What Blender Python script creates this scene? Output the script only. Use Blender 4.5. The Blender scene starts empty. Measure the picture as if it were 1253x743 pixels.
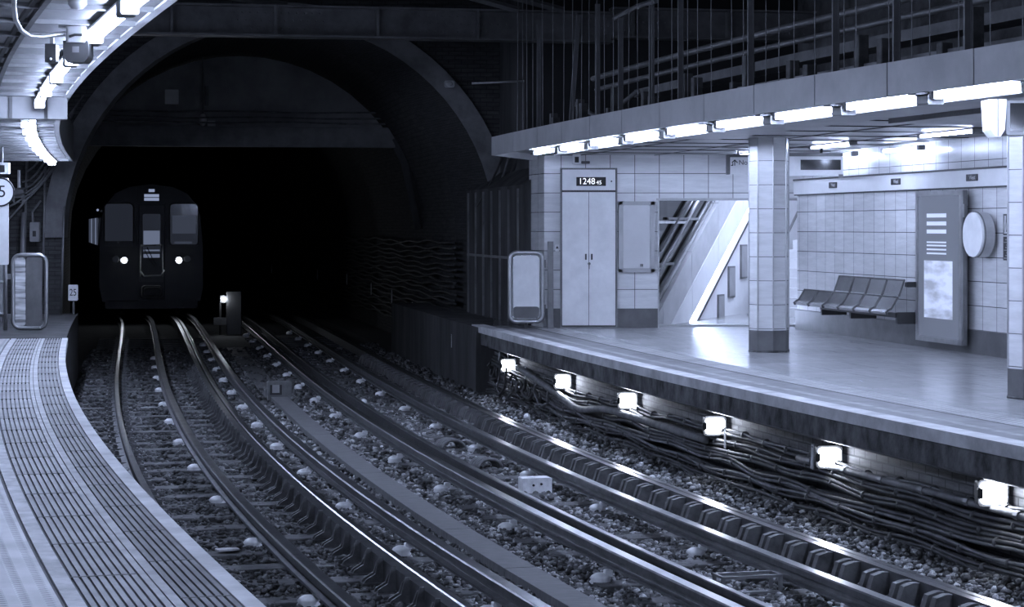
import bpy, math, random
import numpy as np
from mathutils import Vector, Matrix
random.seed(7); rng = np.random.default_rng(7)
S = bpy.context.scene
C = S.collection
TINT = (0.56, 0.67, 1.0)

# ------------------------------------------------------------------ camera, world, exposure
cam_d = bpy.data.cameras.new('camera'); cam = bpy.data.objects.new('camera', cam_d); C.objects.link(cam)
cam.location = (0, 0, 1.55); cam.rotation_euler = (math.pi / 2, 0, 0)
cam_d.sensor_width = 36; cam_d.lens = 2500 / 1253 * 36; cam_d.shift_y = -94.5 / 1253
cam_d.clip_end = 400; cam_d.clip_start = .1
S.camera = cam
S.view_settings.view_transform = 'Standard'; S.view_settings.look = 'None'
S.view_settings.gamma = 1; S.view_settings.use_curve_mapping = False
S.view_settings.exposure = 0.0
S.cycles.use_denoising = True
S.cycles.max_bounces = 8; S.cycles.diffuse_bounces = 4
W = bpy.data.worlds.new('world'); S.world = W; W.use_nodes = True
W.node_tree.nodes['Background'].inputs[0].default_value = (*TINT, 1)
W.node_tree.nodes['Background'].inputs[1].default_value = 0.45
TUBE_R, TUBE_L, BULK, HALL, DECK, WASH, LAMP = 195.0, 105.0, 60.0, 30.0, 80.0, 55.0, 100.0

# ------------------------------------------------------------------ the curved line of the left track (plan)
KY = [-20, 0, 8, 14, 20, 26, 33, 42, 52, 58, 64, 75, 90]
KM = [-.42, -.382, -.335, -.288, -.243, -.211, -.19, -.182, -.19, -.25, -.35, -.5, -.7]
_ys = np.linspace(-20, 95, 2301); _ms = np.interp(_ys, KY, KM)
_xs = np.concatenate([[0], np.cumsum((_ms[1:] + _ms[:-1]) / 2 * .05)]); _xs += 3.478 - np.interp(0, _ys, _xs)
def at(Y, off=0, z=0):
    m = float(np.interp(Y, _ys, _ms)); x = float(np.interp(Y, _ys, _xs)); n = math.hypot(1, m)
    return Vector((x + off / n, Y - off * m / n, z))
def frame(Y, off=0, z=0, rz=0):            # x = away from the left platform, y = along the line, z = up
    m = float(np.interp(Y, _ys, _ms)); a = math.atan(-m)
    return Matrix.Translation(at(Y, off, z)) @ Matrix.Rotation(a + rz, 4, 'Z')
def here(x, y, z=0, rz=0):
    return Matrix.Translation((x, y, z)) @ Matrix.Rotation(rz, 4, 'Z')

# ------------------------------------------------------------------ materials
def nn(nt, t, **kw):
    n = nt.nodes.new(t)
    for k, v in kw.items(): setattr(n, k, v)
    return n
def base(name, col, rough=.6, metal=0., spec=.5):
    m = bpy.data.materials.new(name); m.use_nodes = True; b = m.node_tree.nodes['Principled BSDF']
    b.inputs['Base Color'].default_value = (col, col, col, 1); b.inputs['Roughness'].default_value = rough
    b.inputs['Metallic'].default_value = metal; b.inputs['Specular IOR Level'].default_value = spec
    return m, m.node_tree, b
def mth(nt, op, a, b=None, clamp=False):
    n = nn(nt, 'ShaderNodeMath', operation=op); n.use_clamp = clamp
    for i, v in enumerate((a, b)):
        if v is None: continue
        if isinstance(v, (int, float)): n.inputs[i].default_value = v
        else: nt.links.new(v, n.inputs[i])
    return n.outputs[0]
def noise(nt, vec, scale, detail=4, rough=.6, stretch=None):
    if stretch:
        mp = nn(nt, 'ShaderNodeMapping'); mp.inputs['Scale'].default_value = stretch; nt.links.new(vec, mp.inputs[0]); vec = mp.outputs[0]
    n = nn(nt, 'ShaderNodeTexNoise'); n.inputs['Scale'].default_value = scale; n.inputs['Detail'].default_value = detail
    n.inputs['Roughness'].default_value = rough; nt.links.new(vec, n.inputs['Vector']); return n.outputs[0]
def ramp(nt, fac, a, b, lo=.35, hi=.65):
    r = nn(nt, 'ShaderNodeMapRange'); r.inputs[1].default_value = lo; r.inputs[2].default_value = hi
    r.inputs[3].default_value = a; r.inputs[4].default_value = b; nt.links.new(fac, r.inputs[0]); return r.outputs[0]
def coords(nt, kind='Object'):
    return nn(nt, 'ShaderNodeTexCoord').outputs[kind]
def bump(nt, b, h, strength=.3, dist=.01):
    n = nn(nt, 'ShaderNodeBump'); n.inputs['Strength'].default_value = strength; n.inputs['Distance'].default_value = dist
    nt.links.new(h, n.inputs['Height']); nt.links.new(n.outputs[0], b.inputs['Normal'])
def setcol(nt, b, v):
    c = nn(nt, 'ShaderNodeCombineColor')
    for i in range(3): nt.links.new(v, c.inputs[i])
    nt.links.new(c.outputs[0], b.inputs['Base Color'])
def worn(name, col, rough=.6, metal=0., sc=3., amt=.35, bmp=.2, stretch=None, spec=.5, bsc=None):
    m, nt, b = base(name, col, rough, metal, spec)
    co = coords(nt); n = noise(nt, co, sc, 6, .65, stretch)
    setcol(nt, b, ramp(nt, n, col * (1 - amt), col * (1 + amt)))
    if bmp: bump(nt, b, noise(nt, co, bsc or sc * 8, 3), bmp, .004)
    return m
def emit(name, strength, tint=TINT):
    m = bpy.data.materials.new(name); m.use_nodes = True; nt = m.node_tree; nt.nodes.clear()
    e = nn(nt, 'ShaderNodeEmission'); e.inputs[0].default_value = (*tint, 1); e.inputs[1].default_value = strength
    o = nn(nt, 'ShaderNodeOutputMaterial'); nt.links.new(e.outputs[0], o.inputs[0]); return m
def tiles(name, w, h, uv=True, zoff=0., col=.62, mort=.10, rough=.22, ms=.005, offs=0., vein=.12, bstr=.25):
    m, nt, b = base(name, col, rough)
    if uv: vec = coords(nt, 'UV')
    else:
        sp = nn(nt, 'ShaderNodeSeparateXYZ'); nt.links.new(coords(nt), sp.inputs[0])
        cb = nn(nt, 'ShaderNodeCombineXYZ'); nt.links.new(sp.outputs[0], cb.inputs[0]); nt.links.new(sp.outputs[2], cb.inputs[1]); vec = cb.outputs[0]
    mp = nn(nt, 'ShaderNodeMapping'); mp.inputs['Location'].default_value = (0, -zoff, 0); nt.links.new(vec, mp.inputs[0])
    br = nn(nt, 'ShaderNodeTexBrick'); br.offset = offs; br.squash = 1
    br.inputs['Scale'].default_value = 1; br.inputs['Brick Width'].default_value = w; br.inputs['Row Height'].default_value = h
    br.inputs['Mortar Size'].default_value = ms; br.inputs['Mortar Smooth'].default_value = .1; br.inputs['Bias'].default_value = 0
    for i, v in ((0, col * .93), (1, col * 1.07), (2, mort)): br.inputs[1 + i].default_value = (v, v, v, 1)
    nt.links.new(mp.outputs[0], br.inputs['Vector'])
    rot = nn(nt, 'ShaderNodeMapping'); rot.inputs['Rotation'].default_value = (0, 0, .6); rot.inputs['Scale'].default_value = (2, 14, 1)
    nt.links.new(mp.outputs[0], rot.inputs[0])
    v = ramp(nt, noise(nt, rot.outputs[0], 1., 5, .7), 1 - vein, 1 + vein * .5)
    mx = nn(nt, 'ShaderNodeVectorMath', operation='SCALE'); nt.links.new(br.outputs['Color'], mx.inputs[0]); nt.links.new(v, mx.inputs['Scale'])
    nt.links.new(mx.outputs[0], b.inputs['Base Color'])
    bump(nt, b, mth(nt, 'MULTIPLY', br.outputs['Fac'], -1), bstr, .004)
    return m
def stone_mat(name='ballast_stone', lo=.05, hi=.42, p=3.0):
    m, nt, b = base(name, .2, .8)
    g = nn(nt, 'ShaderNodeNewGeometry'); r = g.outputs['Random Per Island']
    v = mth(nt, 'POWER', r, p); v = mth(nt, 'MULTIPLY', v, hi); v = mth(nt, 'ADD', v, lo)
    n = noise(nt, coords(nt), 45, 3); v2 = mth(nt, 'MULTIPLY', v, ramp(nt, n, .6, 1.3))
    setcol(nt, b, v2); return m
def tactile(name, col, kind):
    m, nt, b = base(name, col, .5)
    sp = nn(nt, 'ShaderNodeSeparateXYZ'); nt.links.new(coords(nt, 'UV'), sp.inputs[0]); u, v = sp.outputs[0], sp.outputs[1]
    def wave(x, p): return mth(nt, 'SINE', mth(nt, 'MULTIPLY', x, 2 * math.pi / p))
    if kind == 'dots':
        w = mth(nt, 'MULTIPLY', wave(mth(nt, 'ADD', u, v), .17), wave(mth(nt, 'SUBTRACT', u, v), .17)); h = mth(nt, 'MAXIMUM', w, 0)
        d = ramp(nt, w, 1.0, .5, .1, .5)
    elif kind == 'rows':
        w = mth(nt, 'MULTIPLY', mth(nt, 'MAXIMUM', wave(v, .095), 0), mth(nt, 'GREATER_THAN', wave(u, .05), -.1)); h = w
        d = ramp(nt, w, 1.0, .42, .3, .7)
    co = coords(nt); n = ramp(nt, noise(nt, co, 2.2, 6), .75, 1.2)
    setcol(nt, b, mth(nt, 'MULTIPLY', mth(nt, 'MULTIPLY', d, col), n)); bump(nt, b, h, .5, .005)
    return m

M = {}
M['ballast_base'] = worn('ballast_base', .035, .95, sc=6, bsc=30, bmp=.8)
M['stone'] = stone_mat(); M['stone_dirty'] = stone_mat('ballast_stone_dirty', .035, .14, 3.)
M['sleeper'] = worn('sleeper_timber', .085, .85, sc=6, amt=.5, bmp=.5, stretch=(1, 6, 1))
M['rail'] = worn('rail_rust', .07, .55, .6, sc=4, amt=.35, bmp=.2)
M['railhead'] = worn('rail_head', .30, .30, .9, sc=5, amt=.25, bmp=.05)
M['shiny'] = worn('rail_polished', .42, .28, 1., sc=5, amt=.15, bmp=.0)
M['cond'] = worn('conductor_steel', .16, .4, .7, sc=5, amt=.3, bmp=.1)
M['bracket'] = worn('bracket_iron', .10, .6, .4, sc=8, amt=.4, bmp=.2)
M['pot'] = worn('pot_ceramic', .88, .35, sc=9, amt=.2, bmp=0)
M['board'] = worn('board_grp', .12, .7, sc=7, amt=.25, bmp=.2, stretch=(1, 4, 1))
M['coping'] = worn('coping_paint', .52, .6, sc=2.5, amt=.28, bmp=.15)
M['concrete'] = worn('concrete_grimy', .075, .85, sc=5, amt=.85, bmp=.8, stretch=(1, 1, .6))
M['rib'] = worn('paver_rib', .26, .6, sc=2.2, amt=.28, bmp=.1)
M['ribdark'] = worn('paver_rib_dark', .16, .6, sc=2.6, amt=.3, bmp=.1)
M['groove'] = worn('paver_groove', .11, .8, sc=5, amt=.2, bmp=0)
M['line'] = worn('line_paint', .34, .6, sc=6, amt=.3, bmp=.1)
M['white'] = worn('white_worn_paint', .42, .6, sc=6, amt=.35, bmp=.1)
M['tact_l'] = tactile('tactile_left', .38, 'rows')
M['tact_r'] = tactile('tactile_right', .42, 'dots')
M['paver_r'] = worn('paver_right', .17, .45, sc=3, amt=.3, bmp=.15)
M['floor_r'] = tiles('floor_tiles', .3, .6, True, 0, .42, .20, .20, ms=.003, offs=.5, vein=.15, bstr=.08)
M['tile_u'] = tiles('wall_tiles_curved', .375, .295, True, .29 - .295)
M['tile_x'] = tiles('wall_tiles_flat', .375, .295, False, .29 - .295, col=.72)
M['tile_c'] = tiles('column_tiles', .21, .295, True, .29 - .295, ms=.004)
M['plinth'] = worn('plinth_tile', .10, .35, sc=3, amt=.25, bmp=.05)
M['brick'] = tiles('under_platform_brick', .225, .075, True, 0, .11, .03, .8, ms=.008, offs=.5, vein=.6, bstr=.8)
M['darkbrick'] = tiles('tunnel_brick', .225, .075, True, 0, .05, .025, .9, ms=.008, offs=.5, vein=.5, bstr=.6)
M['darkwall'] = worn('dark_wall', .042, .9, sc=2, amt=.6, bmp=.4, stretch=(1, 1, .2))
M['roofdark'] = worn('roof_soot', .035, .9, sc=1.5, amt=.5, bmp=.2)
M['soot'] = worn('sooty_plaster', .30, .9, sc=1.2, amt=.25, bmp=.1)
M['grime'] = worn('grimy_brick', .10, .9, sc=1.8, amt=.6, bmp=.2)
M['ceil_l'] = worn('ceiling_metal_left', .15, .4, .3, sc=1.5, amt=.3, bmp=.05, stretch=(3, .4, 1))
M['girder'] = worn('girder_paint', .15, .6, sc=3, amt=.3, bmp=.1)
M['lightwall'] = worn('light_panel', .62, .4, sc=1.2, amt=.08, bmp=0)
M['fascia'] = worn('fascia_enamel', .40, .40, .2, sc=1.7, amt=.14, bmp=0)
M['ceil'] = worn('ceiling_metal', .24, .34, .35, sc=1.5, amt=.25, bmp=.05, stretch=(.4, 3, 1))
M['cable'] = worn('cable_sheath', .045, .6, sc=6, amt=.5, bmp=.1)
M['cable2'] = worn('cable_grey', .13, .6, sc=6, amt=.4, bmp=.1)
M['steel'] = worn('steel_post', .17, .45, .4, sc=4, amt=.2, bmp=0)
M['alu'] = worn('brushed_aluminium', .45, .35, .8, sc=4, amt=.15, bmp=0)
M['chrome'] = worn('stainless', .62, .25, 1., sc=6, amt=.1, bmp=0)
M['white_p'] = worn('white_enamel', .80, .35, sc=3, amt=.08, bmp=0)
M['grey_p'] = worn('grey_enamel', .25, .4, sc=3, amt=.12, bmp=0)
M['dark_p'] = worn('dark_plastic', .03, .4, sc=3, amt=.2, bmp=0)
M['black'] = worn('black_ink', .012, .6, sc=3, amt=.1, bmp=0)
M['glass_dk'] = worn('dark_glass', .015, .08, sc=2, amt=.2, bmp=0, spec=.8)
M['train'] = worn('train_body', .03, .35, .2, sc=2, amt=.2, bmp=0)
M['train2'] = worn('train_body_pale', .06, .35, .2, sc=2, amt=.2, bmp=0)
E_tube = emit('tube_glow_right', TUBE_R); E_tubeL = emit('tube_glow_left', TUBE_L); E_bulk = emit('bulkhead_glow', BULK, (.75, .82, 1))
E_hall = emit('hall_strip_glow', HALL); E_led = emit('led_digits', 1.6, (.8, .86, 1)); E_head = emit('headlight_glow', 110, (.8, .87, 1))
E_dest = emit('destination_glow', .45); E_win = emit('train_window_glow', .22); E_win2 = emit('train_window_dim', .07); E_sig = emit('signal_glow', 120, (.8, .87, 1))
E_deck = emit('deck_glow', DECK); E_wash = emit('wash_glow', WASH); E_lamp = emit('hall_lamp_glow', LAMP)
E_post = emit('poster_backlight', .1)

# ------------------------------------------------------------------ mesh building
class MB:
    def __init__(s): s.v = []; s.f = []; s.m = []; s.uv = []
    def add(s, vs, fs, mi=0, X=None, uv=None):
        o = len(s.v)
        s.v += [tuple(X @ Vector(v)) if X is not None else tuple(v) for v in vs]
        for k, f in enumerate(fs):
            s.f.append([i + o for i in f]); s.m.append(mi); s.uv.append(uv[k] if uv else None)
        return s
    def box(s, x0, x1, y0, y1, z0, z1, mi=0, X=None):
        vs = [(x, y, z) for z in (z0, z1) for y in (y0, y1) for x in (x0, x1)]
        return s.add(vs, [(0, 2, 3, 1), (4, 5, 7, 6), (0, 1, 5, 4), (2, 6, 7, 3), (0, 4, 6, 2), (1, 3, 7, 5)], mi, X)
    def rbox(s, x0, x1, y0, y1, z0, z1, b, mi=0, X=None, axis='y'):     # box with chamfered edges around one axis
        if axis == 'y': a0, a1, c0, c1 = x0, x1, z0, z1
        elif axis == 'z': a0, a1, c0, c1 = x0, x1, y0, y1
        else: a0, a1, c0, c1 = y0, y1, z0, z1
        pr = []
        for (cx, cy, st) in ((a1 - b, c0 + b, -90), (a1 - b, c1 - b, 0), (a0 + b, c1 - b, 90), (a0 + b, c0 + b, 180)):
            for k in range(4):
                t = math.radians(st + k * 30); pr.append((cx + b * math.cos(t), cy + b * math.sin(t)))
        lo, hi = (y0, y1) if axis == 'y' else (z0, z1) if axis == 'z' else (x0, x1)
        return s.prism(pr, lo, hi, mi, X, axis)
    def prism(s, pr, lo, hi, mi=0, X=None, axis='y'):
        def P(a, c, t): return (a, t, c) if axis == 'y' else (a, c, t) if axis == 'z' else (t, a, c)
        n = len(pr); vs = [P(a, c, lo) for a, c in pr] + [P(a, c, hi) for a, c in pr]
        fs = [tuple(range(n))[::-1], tuple(range(n, 2 * n))] + [(i, (i + 1) % n, n + (i + 1) % n, n + i) for i in range(n)]
        return s.add(vs, fs, mi, X)
    def tube(s, pts, r, n=6, mi=0, X=None, caps=True):
        pts = [Vector(p) for p in pts]; vs = []; up = None
        for i, p in enumerate(pts):
            d = (pts[min(i + 1, len(pts) - 1)] - pts[max(i - 1, 0)]).normalized()
            if up is None: up = Vector((0, 0, 1)) if abs(d.z) < .9 else Vector((1, 0, 0))
            a = d.cross(up).normalized(); b = a.cross(d)
            rr = r[i] if isinstance(r, (list, tuple)) else r
            up = b
            for k in range(n):
                t = 2 * math.pi * k / n; vs.append(p + a * rr * math.cos(t) + b * rr * math.sin(t))
        fs = [(i * n + k, i * n + (k + 1) % n, (i + 1) * n + (k + 1) % n, (i + 1) * n + k) for i in range(len(pts) - 1) for k in range(n)]
        if caps: fs += [tuple(range(n))[::-1], tuple(range((len(pts) - 1) * n, len(pts) * n))]
        return s.add(vs, fs, mi, X)
    def disc(s, c, r, h, axis='y', n=24, mi=0, X=None, sx=1., sz=1.):
        pr = [(c[0] + r * sx * math.cos(2 * math.pi * k / n), c[2] + r * sz * math.sin(2 * math.pi * k / n)) for k in range(n)]
        return s.prism(pr, c[1], c[1] + h, mi, X, 'y')
    def ball(s, c, r, mi=0, X=None, sc=(1, 1, 1), n=10, half=False):
        vs = []; fs = []; rows = n // 2
        for i in range(rows + 1):
            p = (math.pi / 2 if half else math.pi) * i / rows
            for k in range(n):
                t = 2 * math.pi * k / n
                vs.append((c[0] + r * sc[0] * math.sin(p) * math.cos(t), c[1] + r * sc[1] * math.sin(p) * math.sin(t), c[2] + r * sc[2] * math.cos(p)))
        for i in range(rows):
            for k in range(n): fs.append((i * n + k, (i + 1) * n + k, (i + 1) * n + (k + 1) % n, i * n + (k + 1) % n))
        return s.add(vs, fs, mi, X)
    def sweep(s, prof, Ys, closed=True, mi=0, caps=True, mis=None):      # profile of (offset, z) swept along the line; profile may be a function of Y
        P0 = prof(Ys[0]) if callable(prof) else prof; n = len(P0)
        vs = []; arc = [0]
        for j, Y in enumerate(Ys):
            P = prof(Y) if callable(prof) else prof
            vs += [at(Y, o, z) for o, z in P]
            if j: arc.append(arc[-1] + (vs[j * n] - vs[(j - 1) * n]).length)
        per = [0]
        for i in range(n): a, b = P0[i], P0[(i + 1) % n]; per.append(per[-1] + math.hypot(a[0] - b[0], a[1] - b[1]))
        fs = []; uv = []; ml = []
        m = n if closed else n - 1
        for j in range(len(Ys) - 1):
            for i in range(m):
                k = (i + 1) % n
                fs.append((j * n + i, (j + 1) * n + i, (j + 1) * n + k, j * n + k))
                p0, p1 = (P0[i], P0[k])
                if abs(p0[1] - p1[1]) > abs(p0[0] - p1[0]): a, b = p0[1], p1[1]
                else: a, b = p0[0], p1[0]
                uv.append([(arc[j], a), (arc[j + 1], a), (arc[j + 1], b), (arc[j], b)]); ml.append(mis[i] if mis else mi)
        if caps and closed:
            fs += [tuple(range(n)), tuple(range((len(Ys) - 1) * n, len(Ys) * n))[::-1]]; uv += [None, None]; ml += [mi, mi]
        o = len(s.v); s.v += [tuple(v) for v in vs]
        for f, u, q in zip(fs, uv, ml): s.f.append([i + o for i in f]); s.uv.append(u); s.m.append(q)
        return s
    def build(s, name, mats, parent=None, smooth=False, kind=None):
        me = bpy.data.meshes.new(name); me.from_pydata(s.v, [], s.f)
        if not isinstance(mats, (list, tuple)): mats = [mats]
        for m in mats: me.materials.append(m)
        me.polygons.foreach_set('material_index', s.m)
        if any(u is not None for u in s.uv):
            ul = me.uv_layers.new(name='UVMap'); flat = []
            for f, u in zip(s.f, s.uv): flat += [c for p in (u or [(0, 0)] * len(f)) for c in p]
            ul.data.foreach_set('uv', flat)
        if smooth: me.polygons.foreach_set('use_smooth', [True] * len(s.f))
        me.update()
        o = bpy.data.objects.new(name, me); C.objects.link(o)
        if parent: o.parent = parent
        if kind: o['kind'] = kind
        return o
def tag(o, label, cat, group=None, kind=None):
    o['label'] = label; o['category'] = cat
    if group: o['group'] = group
    if kind: o['kind'] = kind
    return o
def thing(name, X, label, cat, group=None):
    o = bpy.data.objects.new(name, None); C.objects.link(o); o.matrix_world = X; o.empty_display_size = .1
    return tag(o, label, cat, group)
def dup(root, X, label):
    r = root.copy(); C.objects.link(r); r.matrix_world = X; r['label'] = label
    for ch in list(root.children):
        c = ch.copy(); C.objects.link(c); c.parent = r
        for g in list(ch.children):
            d = g.copy(); C.objects.link(d); d.parent = c
    return r
def struct(mb, name, mats, smooth=False): return mb.build(name, mats, None, smooth, 'structure')
def text(name, body, size, mat_, parent, X, extr=.001, align='CENTER', sx=1.):
    cu = bpy.data.curves.new(name, 'FONT'); cu.body = body; cu.size = size; cu.extrude = extr; cu.align_x = align; cu.align_y = 'CENTER'
    t = bpy.data.objects.new(name, cu); C.objects.link(t)
    bpy.context.view_layer.update()
    me = bpy.data.meshes.new_from_object(t.evaluated_get(bpy.context.evaluated_depsgraph_get()))
    bpy.data.objects.remove(t); me.materials.clear(); me.materials.append(mat_)
    me.transform(X @ Matrix.Rotation(math.pi / 2, 4, 'X') @ Matrix.Diagonal((sx, 1, 1, 1)))
    o = bpy.data.objects.new(name, me); C.objects.link(o); o.parent = parent; return o
ORD = ['nearest', 'second nearest', 'third nearest', 'fourth nearest', 'fifth nearest', 'sixth nearest', 'seventh nearest', 'eighth nearest', 'ninth nearest', 'tenth nearest'] + \
      [w + ' nearest' for w in 'eleventh twelfth thirteenth fourteenth fifteenth sixteenth seventeenth eighteenth nineteenth twentieth'.split()] + \
      ['twenty-' + w + ' nearest' for w in 'first second third fourth fifth sixth seventh eighth ninth'.split()] + ['thirtieth nearest'] + \
      ['thirty-' + w + ' nearest' for w in 'first second third fourth fifth sixth seventh eighth ninth'.split()] + ['fortieth nearest'] + \
      ['forty-' + w + ' nearest' for w in 'first second third fourth fifth sixth seventh eighth ninth'.split()] + ['fiftieth nearest'] + \
      ['fifty-' + w + ' nearest' for w in 'first second third fourth fifth sixth seventh eighth ninth'.split()] + ['sixtieth nearest'] + \
      ['sixty-' + w + ' nearest' for w in 'first second third fourth fifth sixth seventh eighth ninth'.split()]
def rg(a, b, s): return [a + (b - a) * i / max(1, round((b - a) / s)) for i in range(max(1, round((b - a) / s)) + 1)]

GZ = -1.10                                   # track bed level
# ================================================================== large structure
def bed(Y): return [(-2.6, GZ - .03), (4.25, GZ - .03), (4.75, -1.03), (5.75, -.98), (5.75, -1.4), (-2.6, -1.4)]
struct(MB().sweep(bed, rg(4, 88, 1.)), 'floor_track_bed', M['ballast_base'])

# right platform: coping, pavers, line, tactile strip, shiny tiles, fascia beam and brick wall below
Yr = rg(2, 30.8, .6)
struct(MB().sweep([(4.76, -.10), (4.76, 0), (4.96, 0), (4.96, -.10)], rg(2, 31.4, .6)), 'trim_platform_coping_right', M['coping'])
struct(MB().sweep([(4.96, -.2), (4.96, 0), (5.12, 0), (5.20, 0), (5.46, 0), (5.50, 0), (5.82, 0), (9.5, 0), (9.5, -.2)], Yr, mis=[0, 0, 1, 0, 2, 3, 4, 4, 4]),
       'floor_platform_right', [M['paver_r'], M['line'], M['groove'], M['tact_r'], M['floor_r']])
mb = MB().sweep([(4.80, -.29), (4.80, -.10), (5.2, -.10), (5.2, -.29)], Yr)
struct(mb, 'trim_platform_beam_right', M['concrete'])
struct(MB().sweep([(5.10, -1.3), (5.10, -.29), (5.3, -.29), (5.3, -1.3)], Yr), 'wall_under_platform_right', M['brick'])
# platform ledge running on into the tunnel
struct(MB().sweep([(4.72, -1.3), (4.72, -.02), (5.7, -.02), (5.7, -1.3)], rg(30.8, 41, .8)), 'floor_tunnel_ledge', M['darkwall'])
# landing tiles between last platform section and the end wall / stair hall floor
mb = MB(); 
mb.add([at(30.75, 5.8, -.001), (-.12, 31.9, -.001), (9, 31.9, -.001), at(30.75, 9.5, -.001)], [(0, 1, 2, 3)], 0, None, [[(30, 5.8), (31.5, 5.8), (31.5, 9.5), (30, 9.5)]])
mb.box(-.3, 9, 31.0, 43, -.2, -.004, 0)
struct(mb, 'floor_landing', M['floor_r'])
# left platform
def ribs(lo, hi, n, mi, s, top=0.0, Ys=None):
    w = (hi - lo) / n
    for k in range(n): s.sweep([(lo + k * w + .006, -.02), (lo + k * w + .006, top), (lo + (k + 1) * w - .006, top), (lo + (k + 1) * w - .006, -.02)], Ys, mi=mi)
Yl = rg(3, 28.6, .5)
struct(MB().sweep([(-1.51, -.25), (-1.51, .002), (-1.43, .002), (-1.43, -.10), (-1.47, -.25)], Yl), 'trim_platform_coping_left', M['coping'])
mb = MB().sweep([(-6, -.4), (-6, -.012), (-1.52, -.012), (-1.52, -.4)], Yl, mi=0)
ribs(-1.73, -1.512, 6, 1, mb, 0, Yl); ribs(-2.11, -1.82, 8, 2, mb, 0, Yl)
struct(mb, 'floor_platform_left', [M['groove'], M['ribdark'], M['rib']])
mb = MB().sweep([(-1.815, -.02), (-1.815, .001), (-1.785, .001), (-1.785, -.02)], Yl)
mb.sweep([(-1.778, -.02), (-1.778, .001), (-1.735, .001), (-1.735, -.02)], Yl); 
struct(mb, 'trim_platform_line_left', M['line'])
struct(MB().sweep([(-2.195, -.02), (-2.195, .001), (-2.12, .001), (-2.12, -.02)], Yl), 'trim_platform_white_line_left', M['white'])
struct(MB().sweep([(-6, -.02), (-6, .0), (-2.215, .0), (-2.215, -.02)], Yl), 'floor_tactile_left', M['tact_l'])
mb = MB()                                    # transverse joints between the ribbed pavers
for Y in rg(6, 28, .9):
    X = frame(Y, 0, 0); mb.box(-2.11, -1.82, -.008, .008, -.01, .0015, 0, X)
    X = frame(Y + .3, 0, 0); mb.box(-1.73, -1.52, -.006, .006, -.01, .0015, 0, X)
struct(mb, 'trim_paver_joints_left', M['groove'])
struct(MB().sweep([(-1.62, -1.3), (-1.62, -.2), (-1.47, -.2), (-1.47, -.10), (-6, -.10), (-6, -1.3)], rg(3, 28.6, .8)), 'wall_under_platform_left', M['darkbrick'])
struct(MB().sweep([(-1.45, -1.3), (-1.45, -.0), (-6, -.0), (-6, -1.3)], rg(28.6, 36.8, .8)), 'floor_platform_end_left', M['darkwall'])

# right back wall (tiled), upper recess wall, band, plinth
Yw = rg(2, 29.1, .6)
struct(MB().sweep([(9.36, 0), (9.36, 2.02), (9.6, 2.02), (9.6, 0)], Yw), 'wall_right', M['tile_u'])
struct(MB().sweep([(9.44, 2.2), (9.44, 2.8), (9.7, 2.8), (9.7, 2.2)], Yw), 'wall_right_upper', M['tile_u'])
struct(MB().sweep([(9.325, 0), (9.325, .29), (9.36, .29), (9.36, 0)], Yw), 'baseboard_right', M['plinth'])
struct(MB().sweep([(9.30, 2.03), (9.30, 2.235), (9.44, 2.235), (9.44, 2.03)], Yw), 'trim_wall_band_right', M['lightwall'])
mb = MB().sweep([(9.29, 2.235), (9.29, 2.26), (9.44, 2.26), (9.44, 2.235)], Yw); mb.sweep([(9.31, 2.012), (9.31, 2.03), (9.37, 2.03), (9.37, 2.012)], Yw)
struct(mb, 'trim_band_edges_right', M['dark_p'])
# end wall with clock cabinet, opening to the stair hall
mb = MB().box(.49, 2.23, 31.2, 31.5, .0, 2.75).box(2.23, 4.6, 31.2, 31.5, 1.98, 2.75)
struct(mb, 'wall_end', M['tile_x'])
struct(MB().box(.478, 2.235, 31.185, 31.2, 0, .29), 'baseboard_end', M['plinth'])
struct(MB().box(2.20, 4.4, 31.17, 31.5, 1.945, 1.98).box(2.225, 2.245, 31.17, 31.52, 0, 1.95), 'trim_opening', M['alu'])
a = Vector((.49, 31.2, 0)); b_ = Vector((.27, 32.1, 0))
mb = MB(); L = (b_ - a).length
mb.add([a, b_, b_ + Vector((0, 0, 2.75)), a + Vector((0, 0, 2.75))], [(0, 1, 2, 3)], 0, None, [[(0, 0), (L, 0), (L, 2.75), (0, 2.75)]])
mb.add([b_, b_ + Vector((.3, .1, 0)), b_ + Vector((.3, .1, 2.75)), b_ + Vector((0, 0, 2.75))], [(0, 1, 2, 3)])
struct(mb, 'wall_end_return', M['tile_u'])
# dark tunnel-mouth side wall
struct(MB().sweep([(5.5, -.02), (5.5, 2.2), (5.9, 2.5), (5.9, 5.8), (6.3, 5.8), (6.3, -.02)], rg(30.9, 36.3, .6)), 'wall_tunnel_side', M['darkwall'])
mb = MB()
for Y in rg(31.3, 36, .75): mb.box(-.02, .02, -.02, .02, 0, 2.15, 0, frame(Y, 5.49))
mb.sweep([(5.46, 1.02), (5.46, 1.06), (5.5, 1.06), (5.5, 1.02)], rg(31, 36, .6))
struct(mb, 'trim_wall_ribs', M['girder'])

# right canopy: ceiling slab, fascia panels
def edge_off(Y): return 4.44 + .06 * max(0, min(1, (17 - Y) / 4)) if Y < 28 else 4.44 + (Y - 28) * .36
cy = rg(-6, 31.2, .6)
struct(MB().sweep(lambda Y: [(edge_off(Y) + .02, 2.64), (edge_off(Y) + .02, 2.80), (9.45, 2.80), (9.45, 2.64)], cy), 'ceiling_canopy_right', M['ceil'])
mb = MB(); joints = [2.1 + .0, 3.5, 4.9, 6.3, 7.7, 9.1, 10.5, 11.9, 13.2, 14.5, 15.8, 17.1, 18.4, 19.75, 21.1, 22.4, 23.7, 25.0, 26.5, 27.95]
for a0, a1 in zip(joints[:-1], joints[1:]):
    mb.sweep(lambda Y: [(edge_off(Y) - .02, 2.55), (edge_off(Y) - .02, 2.81), (edge_off(Y) + .02, 2.81), (edge_off(Y) + .02, 2.55)], rg(a0 + .008, a1 - .008, .33))
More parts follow.
